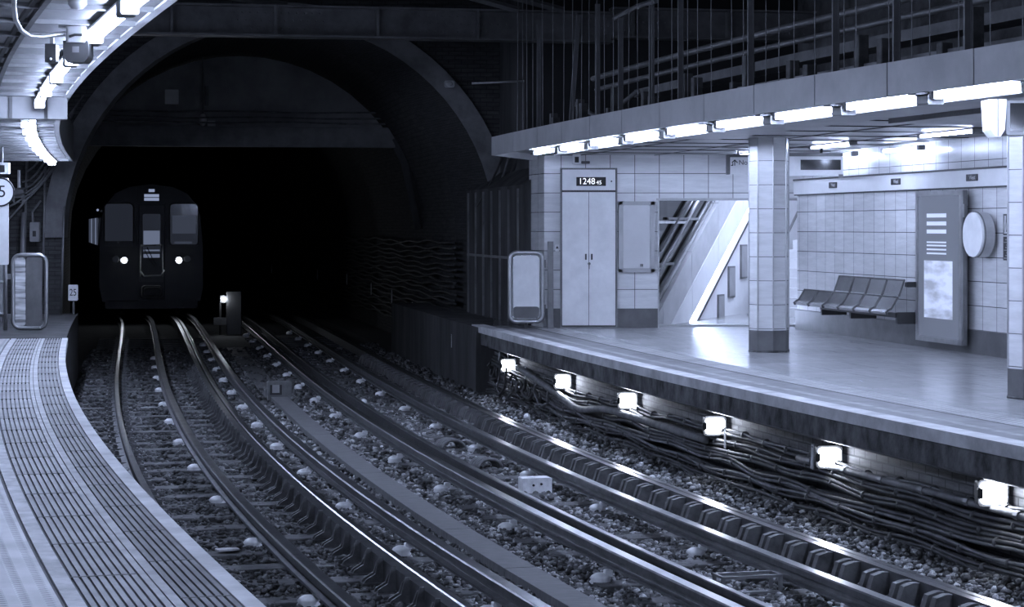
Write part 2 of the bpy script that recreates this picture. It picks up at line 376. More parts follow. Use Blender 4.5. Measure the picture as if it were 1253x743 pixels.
struct(mb, 'trim_canopy_fascia_right', M['fascia'])
struct(MB().sweep(lambda Y: [(edge_off(Y) - .0, 2.56), (edge_off(Y) - .0, 2.80), (edge_off(Y) + .02, 2.80), (edge_off(Y) + .02, 2.56)], rg(2, 27.95, .5)), 'trim_canopy_backing_right', M['dark_p'])
mb = MB()
pa = at(27.95, 4.44); pb = Vector((.35, 31.15, 0))
d = (pb - pa); 
mb.add([pa + Vector((0, 0, 2.55)), pb + Vector((0, 0, 2.55)), pb + Vector((0, 0, 2.81)), pa + Vector((0, 0, 2.81))], [(0, 1, 2, 3)])
mb.add([pa + Vector((.04, 0, 2.55)), pb + Vector((.04, 0, 2.55)), pb + Vector((.04, 0, 2.81)), pa + Vector((.04, 0, 2.81))], [(3, 2, 1, 0)])
struct(mb, 'trim_canopy_end_right', M['fascia'])
mb = MB()                                    # ceiling joints, dropped panels and service strip
for Y in rg(4, 30, 1.2): mb.box(5.35, 9.35, -.012, .012, 2.630, 2.642, 0, frame(Y))
for o in (5.35, 6.2, 7.3, 8.4): mb.sweep([(o, 2.632), (o, 2.642), (o + .02, 2.642), (o + .02, 2.632)], rg(2, 30.5, .8))
struct(mb, 'trim_ceiling_joints', M['dark_p'])
struct(MB().sweep([(5.40, 2.575), (5.40, 2.64), (6.1, 2.64), (6.1, 2.575)], rg(4, 22.8, .8)).sweep([(6.6, 2.585), (6.6, 2.64), (8.0, 2.64), (8.0, 2.585)], rg(9, 19.0, .8)),
       'trim_ceiling_panels_right', M['grey_p'])
# left canopy
cyl_ = rg(1, 35.8, .6)
struct(MB().sweep([(-6, 2.68), (-6, 2.95), (-1.55, 2.95), (-1.55, 2.68)], cyl_), 'ceiling_canopy_left', M['ceil_l'])
struct(MB().sweep([(-1.55, 2.67), (-1.55, 3.3), (-1.50, 3.3), (-1.50, 2.67)], cyl_), 'trim_canopy_fascia_left', M['fascia'])
mb = MB()
for Y in rg(5, 35, .75): mb.box(-5.5, -1.56, -.025, .025, 2.655, 2.681, 0, frame(Y))
struct(mb, 'trim_ceiling_ribs_left', M['girder'])
mb = MB().sweep([(-2.14, 2.65), (-2.14, 2.68), (-2.11, 2.68), (-2.11, 2.65)], rg(2, 18, .6)); mb.sweep([(-2.19, 2.66), (-2.19, 2.68), (-2.165, 2.68), (-2.165, 2.66)], rg(2, 18, .6))
struct(mb, 'trim_ceiling_conduits_left', M['cable'])
X = frame(18.4, 0)
mb = MB().box(-5.5, -1.52, -.12, .12, 2.49, 2.69, 0, X)
for o in (-2.55, -2.02, -1.72): mb.box(o, o + .03, -.135, -.12, 2.49, 2.69, 1, X)
struct(mb, 'trim_ceiling_beam_left', [M['fascia'], M['girder']])
# left platform wall
struct(MB().sweep([(-2.72, 0), (-2.72, 2.68), (-3.1, 2.68), (-3.1, 0)], rg(29.2, 36.0, .6)), 'wall_left', M['darkwall'])
# roof, upper side walls, head wall with arch
struct(MB().sweep([(-7, 6.0), (10, 6.0), (10, 6.3), (-7, 6.3)], rg(2, 37.5, 1.2)), 'ceiling_station_roof', M['roofdark'])
struct(MB().sweep([(9.45, 2.8), (9.45, 6.0), (9.9, 6.0), (9.9, 2.8)], rg(2, 31, 1)), 'wall_right_high', M['grime'])
struct(MB().box(.2, 9.5, 31.2, 31.6, 2.75, 6.0), 'wall_end_high', M['darkbrick'])
HX, HZ, HR = -4.12, 1.35, 3.85
def arch(n=28, r=HR): return [(HX + r * math.cos(math.pi * k / n), HZ + r * math.sin(math.pi * k / n)) for k in range(n + 1)]
mb = MB(); ar = arch()
pts2 = [(ar[0][0], -1.3)] + ar + [(ar[-1][0], -1.3)]
top = [( 3.0, -1.3)] + [(3.0 + (x - 3.0) * 0 if k < 2 else x, 6.2) for k, (x, z) in enumerate(ar)] + [(-11.5, -1.3)]
top = []
for k, (x, z) in enumerate(pts2):
    t = k / (len(pts2) - 1)
    top.append((3.0, -1.3) if k == 0 else (-11.5, -1.3) if k == len(pts2) - 1 else (3.0 - 14.5 * (k - 1) / (len(pts2) - 3), 6.3))
YH = 36.2
vs = [(x, YH, z) for x, z in pts2] + [(x, YH, z) for x, z in top]
n = len(pts2); mb.add(vs, [(i, i + 1, n + i + 1, n + i) for i in range(n - 1)], 0, None, [[(vs[j][0], vs[j][2]) for j in (i, i + 1, n + i + 1, n + i)] for i in range(n - 1)])
struct(mb, 'wall_tunnel_head', M['darkbrick'])
# raised arch ring
mb = MB(); k = 36
for i in range(k):
    a0, a1 = math.pi * i / k, math.pi * (i + 1) / k
    P = lambda r, t, y: (HX + r * math.cos(t), y, HZ + r * math.sin(t))
    vs = [P(r, t, y) for y in (YH - .06, YH + .3) for r in (HR - .03, HR + .32) for t in (a0, a1)]
    mb.add(vs, [(0, 1, 3, 2), (0, 4, 5, 1), (2, 3, 7, 6), (0, 2, 6, 4), (1, 5, 7, 3)])
struct(mb, 'trim_arch_ring', M['girder'])
prof = [(1.72 + 3.8, -1.3)] + [(1.72 + 3.8 * math.cos(math.pi * k / 20), 1.35 + 3.8 * math.sin(math.pi * k / 20)) for k in range(21)] + [(1.72 - 3.8, -1.3)]
mb = MB().sweep(prof, rg(37.6, 88, 1.2), closed=False)
r0 = [(HX + HR, -1.3)] + arch(20) + [(HX - HR, -1.3)]; nr_ = len(r0)
mb.add([(x, YH, z) for x, z in r0] + [at(37.6, o, z) for o, z in prof], [(i, i + 1, nr_ + i + 1, nr_ + i) for i in range(nr_ - 1)], 0, None, [[(0, 0), (0, 1), (2, 1), (2, 0)]] * (nr_ - 1))
struct(mb, 'wall_tunnel_lining', M['darkbrick'])
mb = MB(); bw = [(1.72 + 3.75 * math.cos(math.pi * k / 24), 1.35 + 3.75 * math.sin(math.pi * k / 24)) for k in range(25)]; bw = [p for p in bw if p[1] > 3.55]
mb.prism([(x - 1.72, z) for x, z in bw], .28, .45, 0, frame(42, 1.72))
struct(mb, 'wall_above_tunnel_beam', M['soot'])
# bare bed ends in darkness: cap
mb = MB(); X = frame(88); mb.box(-3, 7, 0, .3, -1.4, 5.5, 0, X); struct(mb, 'wall_tunnel_far', M['roofdark'])

# ================================================================== ballast, sleepers, rails
def stones(name, Y0, Y1, o0, o1, dens, size, label, zf, mt='stone'):
    ico = np.array([(0, 0, 1), (.894, 0, .447), (.276, .851, .447), (-.724, .526, .447), (-.724, -.526, .447), (.276, -.851, .447),
                    (.724, .526, -.447), (-.276, .851, -.447), (-.894, 0, -.447), (-.276, -.851, -.447), (.724, -.526, -.447), (0, 0, -1)])
    F = np.array([(0,1,2),(0,2,3),(0,3,4),(0,4,5),(0,5,1),(1,6,2),(2,7,3),(3,8,4),(4,9,5),(5,10,1),(2,6,7),(3,7,8),(4,8,9),(5,9,10),(1,10,6),(6,11,7),(7,11,8),(8,11,9),(9,11,10),(10,11,6)])
    N = int((Y1 - Y0) * (o1 - o0) * dens)
    Y = rng.uniform(Y0, Y1, N); o = rng.uniform(o0, o1, N)
    m = np.interp(Y, _ys, _ms); x = np.interp(Y, _ys, _xs); nr = np.hypot(1, m)
    P = np.stack([x + o / nr, Y - o * m / nr, zf(Y, o) + rng.uniform(-.018, .022, N)], 1)
    sc = rng.uniform(.55, 1.25, (N, 1)) * size * rng.uniform(.6, 1.25, (N, 3)) * np.array([1, 1, .75])
    V = ico[None] * (1 + rng.uniform(-.28, .28, (N, 12, 1)))
    A = rng.normal(size=(N, 3, 3)); Q = np.linalg.qr(A)[0]
    V = np.einsum('nij,nvj->nvi', Q, V) * sc[:, None, :] + P[:, None, :]
    V = V.reshape(-1, 3); FF = (F[None] + (np.arange(N) * 12)[:, None, None]).reshape(-1)
    me = bpy.data.meshes.new(name); me.vertices.add(len(V)); me.vertices.foreach_set('co', V.ravel())
    me.loops.add(len(FF)); me.loops.foreach_set('vertex_index', FF.astype(np.int32))
    me.polygons.add(len(FF) // 3); me.polygons.foreach_set('loop_start', np.arange(0, len(FF), 3, dtype=np.int32))
    try: me.polygons.foreach_set('loop_total', np.full(len(FF) // 3, 3, dtype=np.int32))
    except Exception: pass
    me.materials.append(M[mt]); me.update(calc_edges=True); me.validate()
    ob = bpy.data.objects.new(name, me); C.objects.link(ob); tag(ob, label, 'gravel', None, 'stuff')
def zf(Y, o):
    z = np.full_like(Y, GZ - .012)
    z = np.where(o > 4.25, GZ + (o - 4.25) * .16, z)
    return z + .012 * np.sin(Y * 3.1 + o * 5) 
stones('ballast', 10.5, 19, .92, 5.0, 620, .030, 'crushed stone ballast covering the nearer half of the right track bed', zf)
stones('ballast', 19, 30, .92, 5.0, 330, .036, 'crushed stone ballast of the right track in the middle distance', zf)
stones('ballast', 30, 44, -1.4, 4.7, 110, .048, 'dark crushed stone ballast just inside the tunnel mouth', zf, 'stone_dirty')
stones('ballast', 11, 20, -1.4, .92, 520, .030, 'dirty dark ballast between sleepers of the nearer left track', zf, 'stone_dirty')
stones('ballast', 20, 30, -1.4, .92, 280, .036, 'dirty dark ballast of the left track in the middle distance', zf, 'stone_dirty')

def sleeper_proto(c0, label, group, w):
    t = thing('sleeper', frame(10, c0, GZ), label, 'sleeper', group)
    MB().rbox(-1.28, 1.28, -w / 2, w / 2, -.12, .012, .012, 0, None, 'x').build('timber', M['sleeper'], t)
    for s in (-1, 1):
        mb = MB().rbox(s * .75 - .16, s * .75 + .16, -.09, .09, .012, .035, .008, 0)
        for q in (-.11, .11):
            mb.prism([(s * .75 + q - .03, .03), (s * .75 + q + .03, .03), (s * .75 + q + .02, .10 - .02), (s * .75 + q - .015, .085)], -.05, .05, 0)
            mb.disc((s * .75 + q, -.065, .05), .025, .13, mi=0, n=10)
        mb.build('rail_chair', M['bracket'], t)
    return t
for c0, side, grp, w in ((0, 'left', 'sleepers under the left track', .24), (3.38, 'right', 'sleepers under the right track', .25)):
    p = None
    for i, Y in enumerate(rg(11.0 if c0 else 12.4, 48, .70)):
        lab = '%s dark timber sleeper across the %s track' % (ORD[i], side)
        if p is None: p = sleeper_proto(c0, lab, grp, w); p.matrix_world = frame(Y, c0, GZ); p0 = p
        else: dup(p0, frame(Y, c0, GZ), lab)

def rail_prof(o, zt, head=.07, h=.158, foot=.14, web=.02):
    return [(o - head / 2, zt - .008), (o - head / 2 + .01, zt), (o + head / 2 - .01, zt), (o + head / 2, zt - .008), (o + head / 2, zt - .045), (o + web / 2, zt - .055),
            (o + web / 2, zt - h + .025), (o + foot / 2, zt - h + .01), (o + foot / 2, zt - h), (o - foot / 2, zt - h), (o - foot / 2, zt - h + .01), (o - web / 2, zt - h + .025),
            (o - web / 2, zt - .055), (o - head / 2, zt - .045)]
def rail(name, prof, label, mats, heads, Y0=9, Y1=80, grp=None):
    o = MB().sweep(prof, rg(Y0, Y1, .5), mis=[1 if i in heads else 0 for i in range(len(prof))]).build(name, mats)
    return tag(o, label, 'rail', grp)
RT = -.93
RM = [M['rail'], M['railhead']]; RS = [M['rail'], M['shiny']]
rail('running_rail', rail_prof(-.752, RT), 'running rail of the left track nearest the left platform', RS, (0, 1, 2))
rail('running_rail', rail_prof(.752, RT), 'thin running rail of the left track beside its check rail', RS, (0, 1, 2))
rail('running_rail', rail_prof(2.628, RT), 'thin running rail just right of the polished outer conductor rail', RM, (0, 1, 2))
rail('running_rail', rail_prof(4.132, RT), 'running rail of the right track nearest the lit platform', RS, (0, 1, 2))
def cond_prof(o, zt, w=.10, h=.125):
    return [(o - w / 2, zt - .01), (o - w / 2 + .01, zt), (o + w / 2 - .01, zt), (o + w / 2, zt - .01), (o + w / 2, zt - .05), (o + w * .2, zt - .065), (o + w * .2, zt - h + .03),
            (o + w * .62, zt - h + .02), (o + w * .62, zt - h), (o - w * .62, zt - h), (o - w * .62, zt - h + .02), (o - w * .2, zt - h + .03), (o - w * .2, zt - .065), (o - w / 2, zt - .05)]
CM = [M['cond'], M['railhead']]; CS = [M['cond'], M['shiny']]
rail('conductor_rail', cond_prof(0, -.885), 'thick conductor rail down the middle of the left track', CM, (1,))
rail('conductor_rail', cond_prof(1.11, -.86), 'thick conductor rail on the inner side of the left track beside the ballast strip', CM, (1,))
rail('conductor_rail', cond_prof(2.28, -.86), 'brightly polished conductor rail on the left side of the right track', CS, (1,))
rail('conductor_rail', cond_prof(3.38, -.885), 'long dark conductor rail down the middle of the right track', CM, (1,))
# check rails with brackets
def check(o, w, label, br_y0, br_step, kind, n):
    r = MB().sweep([(o - w / 2, RT - .15), (o - w / 2, RT + .012), (o + w / 2, RT + .012), (o + w / 2, RT - .15)], rg(9, 60, .5), mis=[1, 0, 1, 0], mi=1).build('check_rail', [M['railhead'], M['cond']])
    tag(r, label, 'rail')
    for i in range(n):
        Y = br_y0 + i * br_step; X = frame(Y, o, RT)
        mb = MB()
        if kind == 'fin':
            mb.prism([(-w / 2 - .15, -.165), (-w / 2 - .13, -.13), (-w / 2 - .06, -.09), (-w / 2 - .035, .03), (-w / 2, .03), (-w / 2, -.165)], -.012, .012, 0, X)
            mb.prism([(-w / 2 - .15, -.165), (-w / 2 - .13, -.13), (-w / 2 - .06, -.09), (-w / 2 - .03, -.01), (-w / 2, -.01), (-w / 2, -.165)], .07, .095, 0, X)
            mb.box(-w / 2 - .16, -w / 2, -.03, .12, -.17, -.155, 0, X)
        else:
            for q in (0, .12):
                mb.prism([(-w / 2 - .17, -.165), (-w / 2 - .12, -.02), (-w / 2 - .05, .0), (-w / 2, .0), (-w / 2, -.165)], q - .032, q + .032, 0, X)
        mb.build('bracket', M['bracket'], r)
    return r
check(.64, .08, 'wide check rail with thin iron brackets inside the left track', 11.6, .42, 'fin', 60)
check(4.02, .07, 'check rail with paired iron blocks along the right track', 10.8, .46, 'pair', 62)
# insulator pots
def pot(X, label, grp, side=-1):
    t = thing('insulator_pot', X, label, 'insulator', grp)
    mb = MB(); prof = [(.075, 0), (.085, .012), (.07, .028), (.08, .04), (.065, .06), (.04, .075), (.0, .082)]
    n = 14; vs = [(r * math.cos(2 * math.pi * k / n), r * math.sin(2 * math.pi * k / n), z) for r, z in prof for k in range(n)]
    mb.add(vs, [(j * n + k, j * n + (k + 1) % n, (j + 1) * n + (k + 1) % n, (j + 1) * n + k) for j in range(len(prof) - 1) for k in range(n)])
    mb.build('pot', M['pot'], t, True)
    mb = MB().rbox(-.03, .03, -.025, .025, .05, .10, .01, 0, Matrix.Translation((.06, 0, 0))); mb.build('clamp', M['pot'], t)
    return t
for off, where, g, Y0, n, dx in ((2.28, 'under the polished conductor rail of the right track', 'insulators of the right outer conductor rail', 14.6, 14, -.11),
                         (3.38, 'under the middle conductor rail of the right track', 'insulators of the right centre conductor rail', 12.9, 15, -.10),
                         (1.11, 'under the inner conductor rail of the left track', 'insulators of the left outer conductor rail', 13.6, 13, -.09),
                         (0., 'under the middle conductor rail of the left track', 'insulators of the left centre conductor rail', 14.3, 11, -.08)):
    p0 = None
    for i in range(n):
        X = frame(Y0 + 2.62 * i, off + dx, GZ - .005); lab = '%s white ceramic pot %s' % (ORD[i], where)
        if p0 is None: p0 = pot(X, lab, g)
        else: dup(p0, X, lab)
# flat cable trough cover between the tracks
mb = MB(); Yb = 11.0; X0 = None
def board_off(Y): return 1.66
while Y0 and Yb < 30.4:
    mb.sweep([(1.54, GZ + .0), (1.54, GZ + .07), (1.79, GZ + .07), (1.79, GZ)], [Yb, Yb + 1.0, Yb + 1.985]); Yb += 2.0
o = mb.build('trough_cover', M['board']); tag(o, 'long grey ribbed cable trough running between the two tracks', 'cable trough')
mb = MB().sweep([(1.50, GZ), (1.50, GZ + .02), (1.85, GZ + .02), (1.85, GZ)], rg(31.2, 44, 1)); o = mb.build('trough_cover', M['board']); tag(o, 'darker stretch of cable trough beyond the small box', 'cable trough')
# box at the end of the trough
t = thing('junction_box', frame(30.6, 1.66, GZ), 'small dark steel box with a square opening at the end of the cable trough', 'junction box')
MB().rbox(-.17, .19, 0, .22, 0, .30, .03).build('housing', M['board'], t)
MB().box(-.14, .04, -.012, 0, .10, .25).build('opening_frame', M['black'], t)
MB().box(-.105, .005, -.02, -.012, .13, .25).build('inner_plate', M['grey_p'], t)
# white box between rails of the right track
t = thing('track_box', frame(19.55, 3.04, GZ), 'white painted steel box with two bolt holes between rails of the right track', 'box')
MB().rbox(-.13, .17, -.09, .09, 0, .16, .012).build('housing', M['pot'], t)
MB().disc((-.02, -.10, .09), .012, .012, n=10).disc((.06, -.10, .10), .012, .012, n=10).build('bolt', M['black'], t)
# low steel frame at the bottom right
t = thing('steel_frame', frame(13.75, 3.02, GZ), 'low rusty steel frame lying between rails at the bottom right', 'frame')
mb = MB()
for x in (-.22, .22):
    mb.box(x - .012, x + .012, -.012, .012, 0, .15); mb.box(x - .012, x + .012, .16, .18, 0, .15)
mb.box(-.23, .23, -.012, .012, .135, .155).box(-.23, .23, .16, .18, .135, .155).box(-.23, .23, -.012, .012, .02, .04).box(-.23, -.21, 0, .17, .14, .155).box(.21, .23, 0, .17, .14, .155)
mb.build('frame_bars', M['steel'], t)
MB().box(-.20, .20, .0, .16, .01, .02).build('base_plate', M['rail'], t)
# loose plates and white lumps on the bed
for Y, o_, rz, lab in ((29.5, -.30, .78, 'pale square plate lying diagonally in the left track far from the camera'), (16.6, -.33, .2, 'pale rectangular plate lying on a sleeper of the left track near the platform')):
    mb = MB().rbox(-.09, .09, -.05 if rz < .5 else -.09, .05 if rz < .5 else .09, .0, .014, .01, 0, None, 'z'); q = mb.build('metal_plate', M['white']); q.matrix_world = frame(Y, o_, GZ + .03, rz); tag(q, lab, 'plate')
for Y, o_, r, lab in ((26.5, 4.62, .05, 'round white float-like lump on the ballast under the second platform lamp'), (20.0, 4.42, .04, 'round pale stone on the ballast beside the check rail'), (29.9, 2.86, .05, 'small white marker beside the rail of the right track far away')):
    q = MB().ball((0, 0, r * .7), r, sc=(1, .8, .9)).build('white_marker', M['pot'], None, True); q.matrix_world = frame(Y, o_, GZ + (max(0, o_ - 4.25) * .16)); tag(q, lab, 'marker')
# coiled hose lumps between rails
for Y, lab in ((23.6, 'coiled cable hump between rails, farther of two'), (21.6, 'coiled cable hump between rails, nearer of two')):
    t_ = MB()
    for k in range(5):
        pts = [(.15 * math.cos(a_), -.1 + .045 * k, .02 + .10 * math.sin(a_)) for a_ in [math.pi * i / 9 for i in range(10)]]
        t_.tube(pts, .02, 6)
    q = t_.build('cable_coil', M['cable2'], None, True); q.matrix_world = frame(Y, 3.02, GZ, .3); tag(q, lab, 'cable')

# ================================================================== under-platform lamps, cables, pipes
def bulkhead(X, label):
    t = thing('bulkhead_lamp', X, label, 'lamp', 'square lamps under the lit platform edge')
    MB().rbox(-.03, .06, -.115, .115, -.10, .10, .03, 0, None, 'x').build('housing', M['dark_p'], t)
    mb = MB().rbox(-.055, -.03, -.095, .095, -.08, .08, .03, 0, None, 'x'); mb.build('lens', E_bulk, t)
    MB().rbox(-.06, -.028, .085, .125, -.04, .04, .015, 0, None, 'x').build('latch', M['dark_p'], t)
    MB().tube([(0, 0, .12), (0, .02, .2), (.04, .05, .22)], .01).build('feed_conduit', M['cable2'], t)
    return t
lampY = [13.74, 16.62, 19.52, 22.6, 25.74, 29.28]; names = ['nearest', 'second', 'third', 'fourth', 'fifth', 'farthest']
b0 = None
for i, Y in enumerate(lampY):
    lab = '%s glowing square bulkhead lamp under the right platform edge' % (names[i] if i in (0, 5) else names[i] + ' nearest'); X = frame(Y, 4.93, [-.42, -.47, -.47, -.47, -.48, -.51][i], math.radians(78))
    if b0 is None: b0 = bulkhead(X, lab)
    else: dup(b0, X, lab)
for Y, o_, z, rz, lab in ((16.9, 4.9, -.5, .1, 'white tag leaning beside the second nearest under-platform lamp'), (19.2 + .0, 4.93, -.56, 0, 'thin white upright tag right of the third lamp'), (29.9, 4.92, -.38, .5, 'white tag above left of the farthest under-platform lamp'), (33.0, 4.70, -.35, 0, 'pale tag on the dark ledge face in the tunnel mouth'), (27.9, 4.9, -.52, .2, 'white torn tag hanging between two far lamps')):
    X = frame(Y, o_, z) @ Matrix.Rotation(rz, 4, 'X')
    t = thing('cable_tag', X, lab, 'tag'); MB().box(-.006, 0, -.028, .028, -.11, .11).build('plate', M['white'], t); MB().disc((-.003, -.006, .09), .008, .012, n=8).build('rivet', M['black'], t)
nm = 'first second third fourth fifth sixth seventh eighth ninth tenth eleventh twelfth thirteenth fourteenth fifteenth sixteenth'.split()
for g_ in range(6):
    z0 = -.53 - .088 * g_; o0 = 4.99 - .026 * g_; ph = random.uniform(0, 6)
    def cpos(Y, q=0, dz=0, do=0):
        sag = .012 * math.sin(Y * 2 * math.pi / 1.9 + ph) + .015 * math.sin(Y * .9 + ph * 2)
        droop = -.08 * math.exp(-((Y - 25.0) / 1.6) ** 2) * (1 if g_ < 3 else .3) + (.05 * max(0, Y - 28) if g_ < 3 else 0)
        return at(Y, o0 + do + .012 * math.sin(Y * 1.3 + ph), z0 + sag + droop + dz)
    root = bpy.data.objects.new('cable_bundle', None); C.objects.link(root)
    tag(root, '%s bundle of dark cables below the lit platform, counted from the top' % nm[g_], 'cables', 'cable bundles below the right platform')
    for q in range(4):
        dz, do = ((.018, -.012), (-.016, -.018), (.004, .02), (-.03, .008))[q]; r = random.choice((.012, .016, .019)); p_ = random.uniform(0, 6); w_ = .006 + .006 * random.random()
        MB().tube([cpos(Y, q, dz + w_ * math.sin(Y * 4.2 + p_), do + w_ * math.cos(Y * 3.1 + p_)) for Y in rg(8, 30.5, .2)], r, 6).build('cable', M['cable2'] if (g_ + q) % 4 == 0 else M['cable'], root, True)
    for Y in rg(9.0 + .2 * (g_ % 3), 27.5, .58 + .03 * g_):
        c_ = cpos(Y); t_ = (cpos(Y + .05) - cpos(Y - .05)).normalized()
        MB().tube([c_ - t_ * .014, c_ + t_ * .014], .043, 10).build('clip', M['bracket'], root, True)
mb = MB()                                    # pipe along the top of the bundle
o = MB().tube([at(Y, 4.93, -.545 + .01 * math.sin(Y)) for Y in rg(8, 17.3, .4)], .03, 8).build('conduit_pipe', M['cable2'], None, True)
col = []
for Y in rg(9, 17, .75): MB().tube([at(Y - .03, 4.93, -.545 + .01 * math.sin(Y)), at(Y + .03, 4.93, -.545 + .01 * math.sin(Y))], .037, 8).build('pipe_collar', M['steel'], o)
tag(o, 'round grey conduit pipe running below the nearest platform lamp', 'pipe')
o = MB().tube([at(Y, 4.86, -.62 - .12 * math.exp(-((Y - 24.6) / .9) ** 2) + (.14 if Y > 26 else 0) * min(1, (Y - 26) / 2 if Y > 26 else 0)) for Y in rg(19.6, 28.2, .2)], .045, 8).build('thick_hose', M['cable2'], None, True)
tag(o, 'thick grey hose sagging below the fifth nearest platform lamp', 'hose')
# tangle of loops in the recess
for i in range(9):
    Yc = 26.6 + i * .42; rad = random.uniform(.18, .36); zc = -.60 - random.uniform(0, .16)
    pts = [at(Yc + rad * 1.6 * math.cos(a_) , 4.84 + random.uniform(-.03, .03), zc + rad * .75 * math.sin(a_)) for a_ in [math.pi * (.9 + 1.3 * k / 11) for k in range(12)]]
    o = MB().tube(pts, random.choice((.012, .018, .024)), 6).build('slack_cable', M['cable'] if i % 3 else M['cable2'], None, True)
    tag(o, '%s slack cable loop in the dark recess by the far lamps' % ORD[i], 'cable', 'slack cable loops')
# bright seam pipe under the beam
o = MB().tube([at(Y, 4.86, -.305) for Y in rg(6, 30.4, .6)], .016, 6).build('seam_pipe', M['steel'], None, True); tag(o, 'thin metal pipe tucked right under the concrete platform beam', 'pipe')
# cables on the tunnel wall
for i in range(18):
    z0 = -.55 + .105 * i; ph = random.uniform(0, 6)
    o = MB().tube([at(Y, 5.42 - .03 * (i % 2), z0 + .022 * math.sin(Y * 2.1 + ph) + .02 * math.sin(Y * .7 + ph)) for Y in rg(37, 84, .6)], .026, 6).build('tunnel_cable', M['cable'], None, True)
    tag(o, '%s dark cable from the bottom along the right tunnel wall' % (ORD[i].replace(' nearest', '') if i else 'lowest'), 'cable', 'cables along the tunnel wall')
for i, (Y, z) in enumerate(((42.5, -.2), (46, -.05), (50, .0), (55, .1), (60, .1), (66, .15))):
    X = frame(Y, 5.36, z); q = MB().box(-.01, 0, -.03, .03, -.10, .10).box(-.02, 0, -.012, .012, -.16, .14).build('cable_tag', M['white']); q.matrix_world = X
    tag(q, '%s small white tag on the tunnel cables' % ORD[i], 'tag', 'tags on the tunnel cables')
#PART2
# ================================================================== fluorescent lamps
def tube_light(X, L_, label, grp, em, drop=.05, twin=False):
    t = thing('fluorescent_light', X, label, 'light', grp)
    for q in ((0, .07) if twin else (0,)):
        MB().tube([(q, -L_ / 2 + .07, -drop), (q, L_ / 2 - .07, -drop)], .019, 8).build('tube', em, t, True)
    MB().rbox(-.04, .04 + (.07 if twin else 0), -L_ / 2 + .03, L_ / 2 - .03, -.015, 0, .005).build('batten', M['white_p'], t)
    for s in (-1, 1):
        MB().rbox(-.045, .045, s * (L_ / 2 - .035) - .035, s * (L_ / 2 - .035) + .035, -drop - .025, 0, .012).build('lamp_holder', M['grey_p'], t)
    return t
struct(MB().sweep(lambda Y: [(edge_off(Y) + .03, 2.628), (5.32, 2.628), (5.32, 2.638), (edge_off(Y) + .03, 2.638)], rg(2, 27.9, .6)), 'trim_light_trough_right', M['white_p'])
struct(MB().sweep([(5.32, 2.56), (5.32, 2.64), (5.39, 2.64), (5.39, 2.56)], rg(2, 27.9, .6)), 'trim_light_trough_lip_right', M['fascia'])
Yt = 4.35; p0 = None; i = 0
lst = []
while Yt < 27.6: lst.append(Yt); Yt += 1.62
k = 0
for Y in lst:
    X = frame(Y, 5.02, 2.628)
    if Y < 13.3: lab = 'fluorescent tube light in the right canopy row, running on out of the frame'
    else: lab = '%s fluorescent tube light under the right canopy edge' % ORD[k]; k += 1
    if p0 is None or (Y >= 13.3 and p0 and k == 1 and not i): 
        q = tube_light(X, 1.46, lab, 'fluorescent tubes along the right canopy', E_tube)
        if p0 is None: p0 = q
    else: dup(p0, X, lab)
# bracket plates that cross the trough
p1 = None
for j, Y in enumerate(lst):
    X = frame(Y - .81, 5.02, 2.628)
    if Y < 13: continue
    if p1 is None:
        p1 = thing('lamp_bracket', X, '', 'bracket', 'dark brackets between the right canopy tubes')
        MB().rbox(-.16, .10, -.07, .07, -.035, -.02, .005).build('plate', M['bracket'], p1); MB().rbox(-.07, .07, -.10, .10, -.115, -.035, .012).build('junction_cover', M['plinth'], p1); n0 = 0
        p1['label'] = 'nearest dark bracket between tubes of the right canopy'; continue
    n0 += 1; dup(p1, X, '%s dark bracket between tubes of the right canopy' % ORD[n0])
p0 = None; k = 0
for Y in rg(3.5, 17.4, 1.60):
    X = frame(Y, -1.76, 2.654); lab = ('%s fluorescent tube light under the left canopy before the ceiling beam' % ORD[k - 3]) if Y > 8 else 'fluorescent tube light of the left canopy row above the camera'; k += 1
    if p0 is None: p0 = tube_light(X, 1.58, lab, 'fluorescent tubes along the left canopy', E_tubeL, .06)
    else: dup(p0, X, lab)
p0 = None
for k, Y in enumerate(rg(19.6, 34.2, 1.62)):
    X = frame(Y, -1.86, 2.654); lab = '%s twin tube light under the left canopy beyond the ceiling beam' % ORD[k]
    if p0 is None: p0 = tube_light(X, 1.5, lab, 'twin tubes beyond the left ceiling beam', E_tubeL, .05, True)
    else: dup(p0, X, lab)
# wash lights above the band of the right wall
for k, (Y, nmk) in enumerate(((26.9, 'farther'), (24.6, 'nearer'))):
    t = tube_light(frame(Y, 9.2, 2.585), 1.25, '%s hidden tube light washing the wall above the band' % nmk, 'wash lights above the right wall band', E_wash, .04)
# platform ceiling lights deeper in
for k, Y in enumerate((9.5, 13.5, 17.6, 21.3, 24.9, 28.2)):
    t = tube_light(frame(Y, 7.45 if Y < 20 else 8.35, 2.635 if Y > 19 else 2.58), 1.5, '%s tube light on the ceiling between the columns and the right wall' % ORD[k], 'tube lights over the lit platform', E_deck, .03)

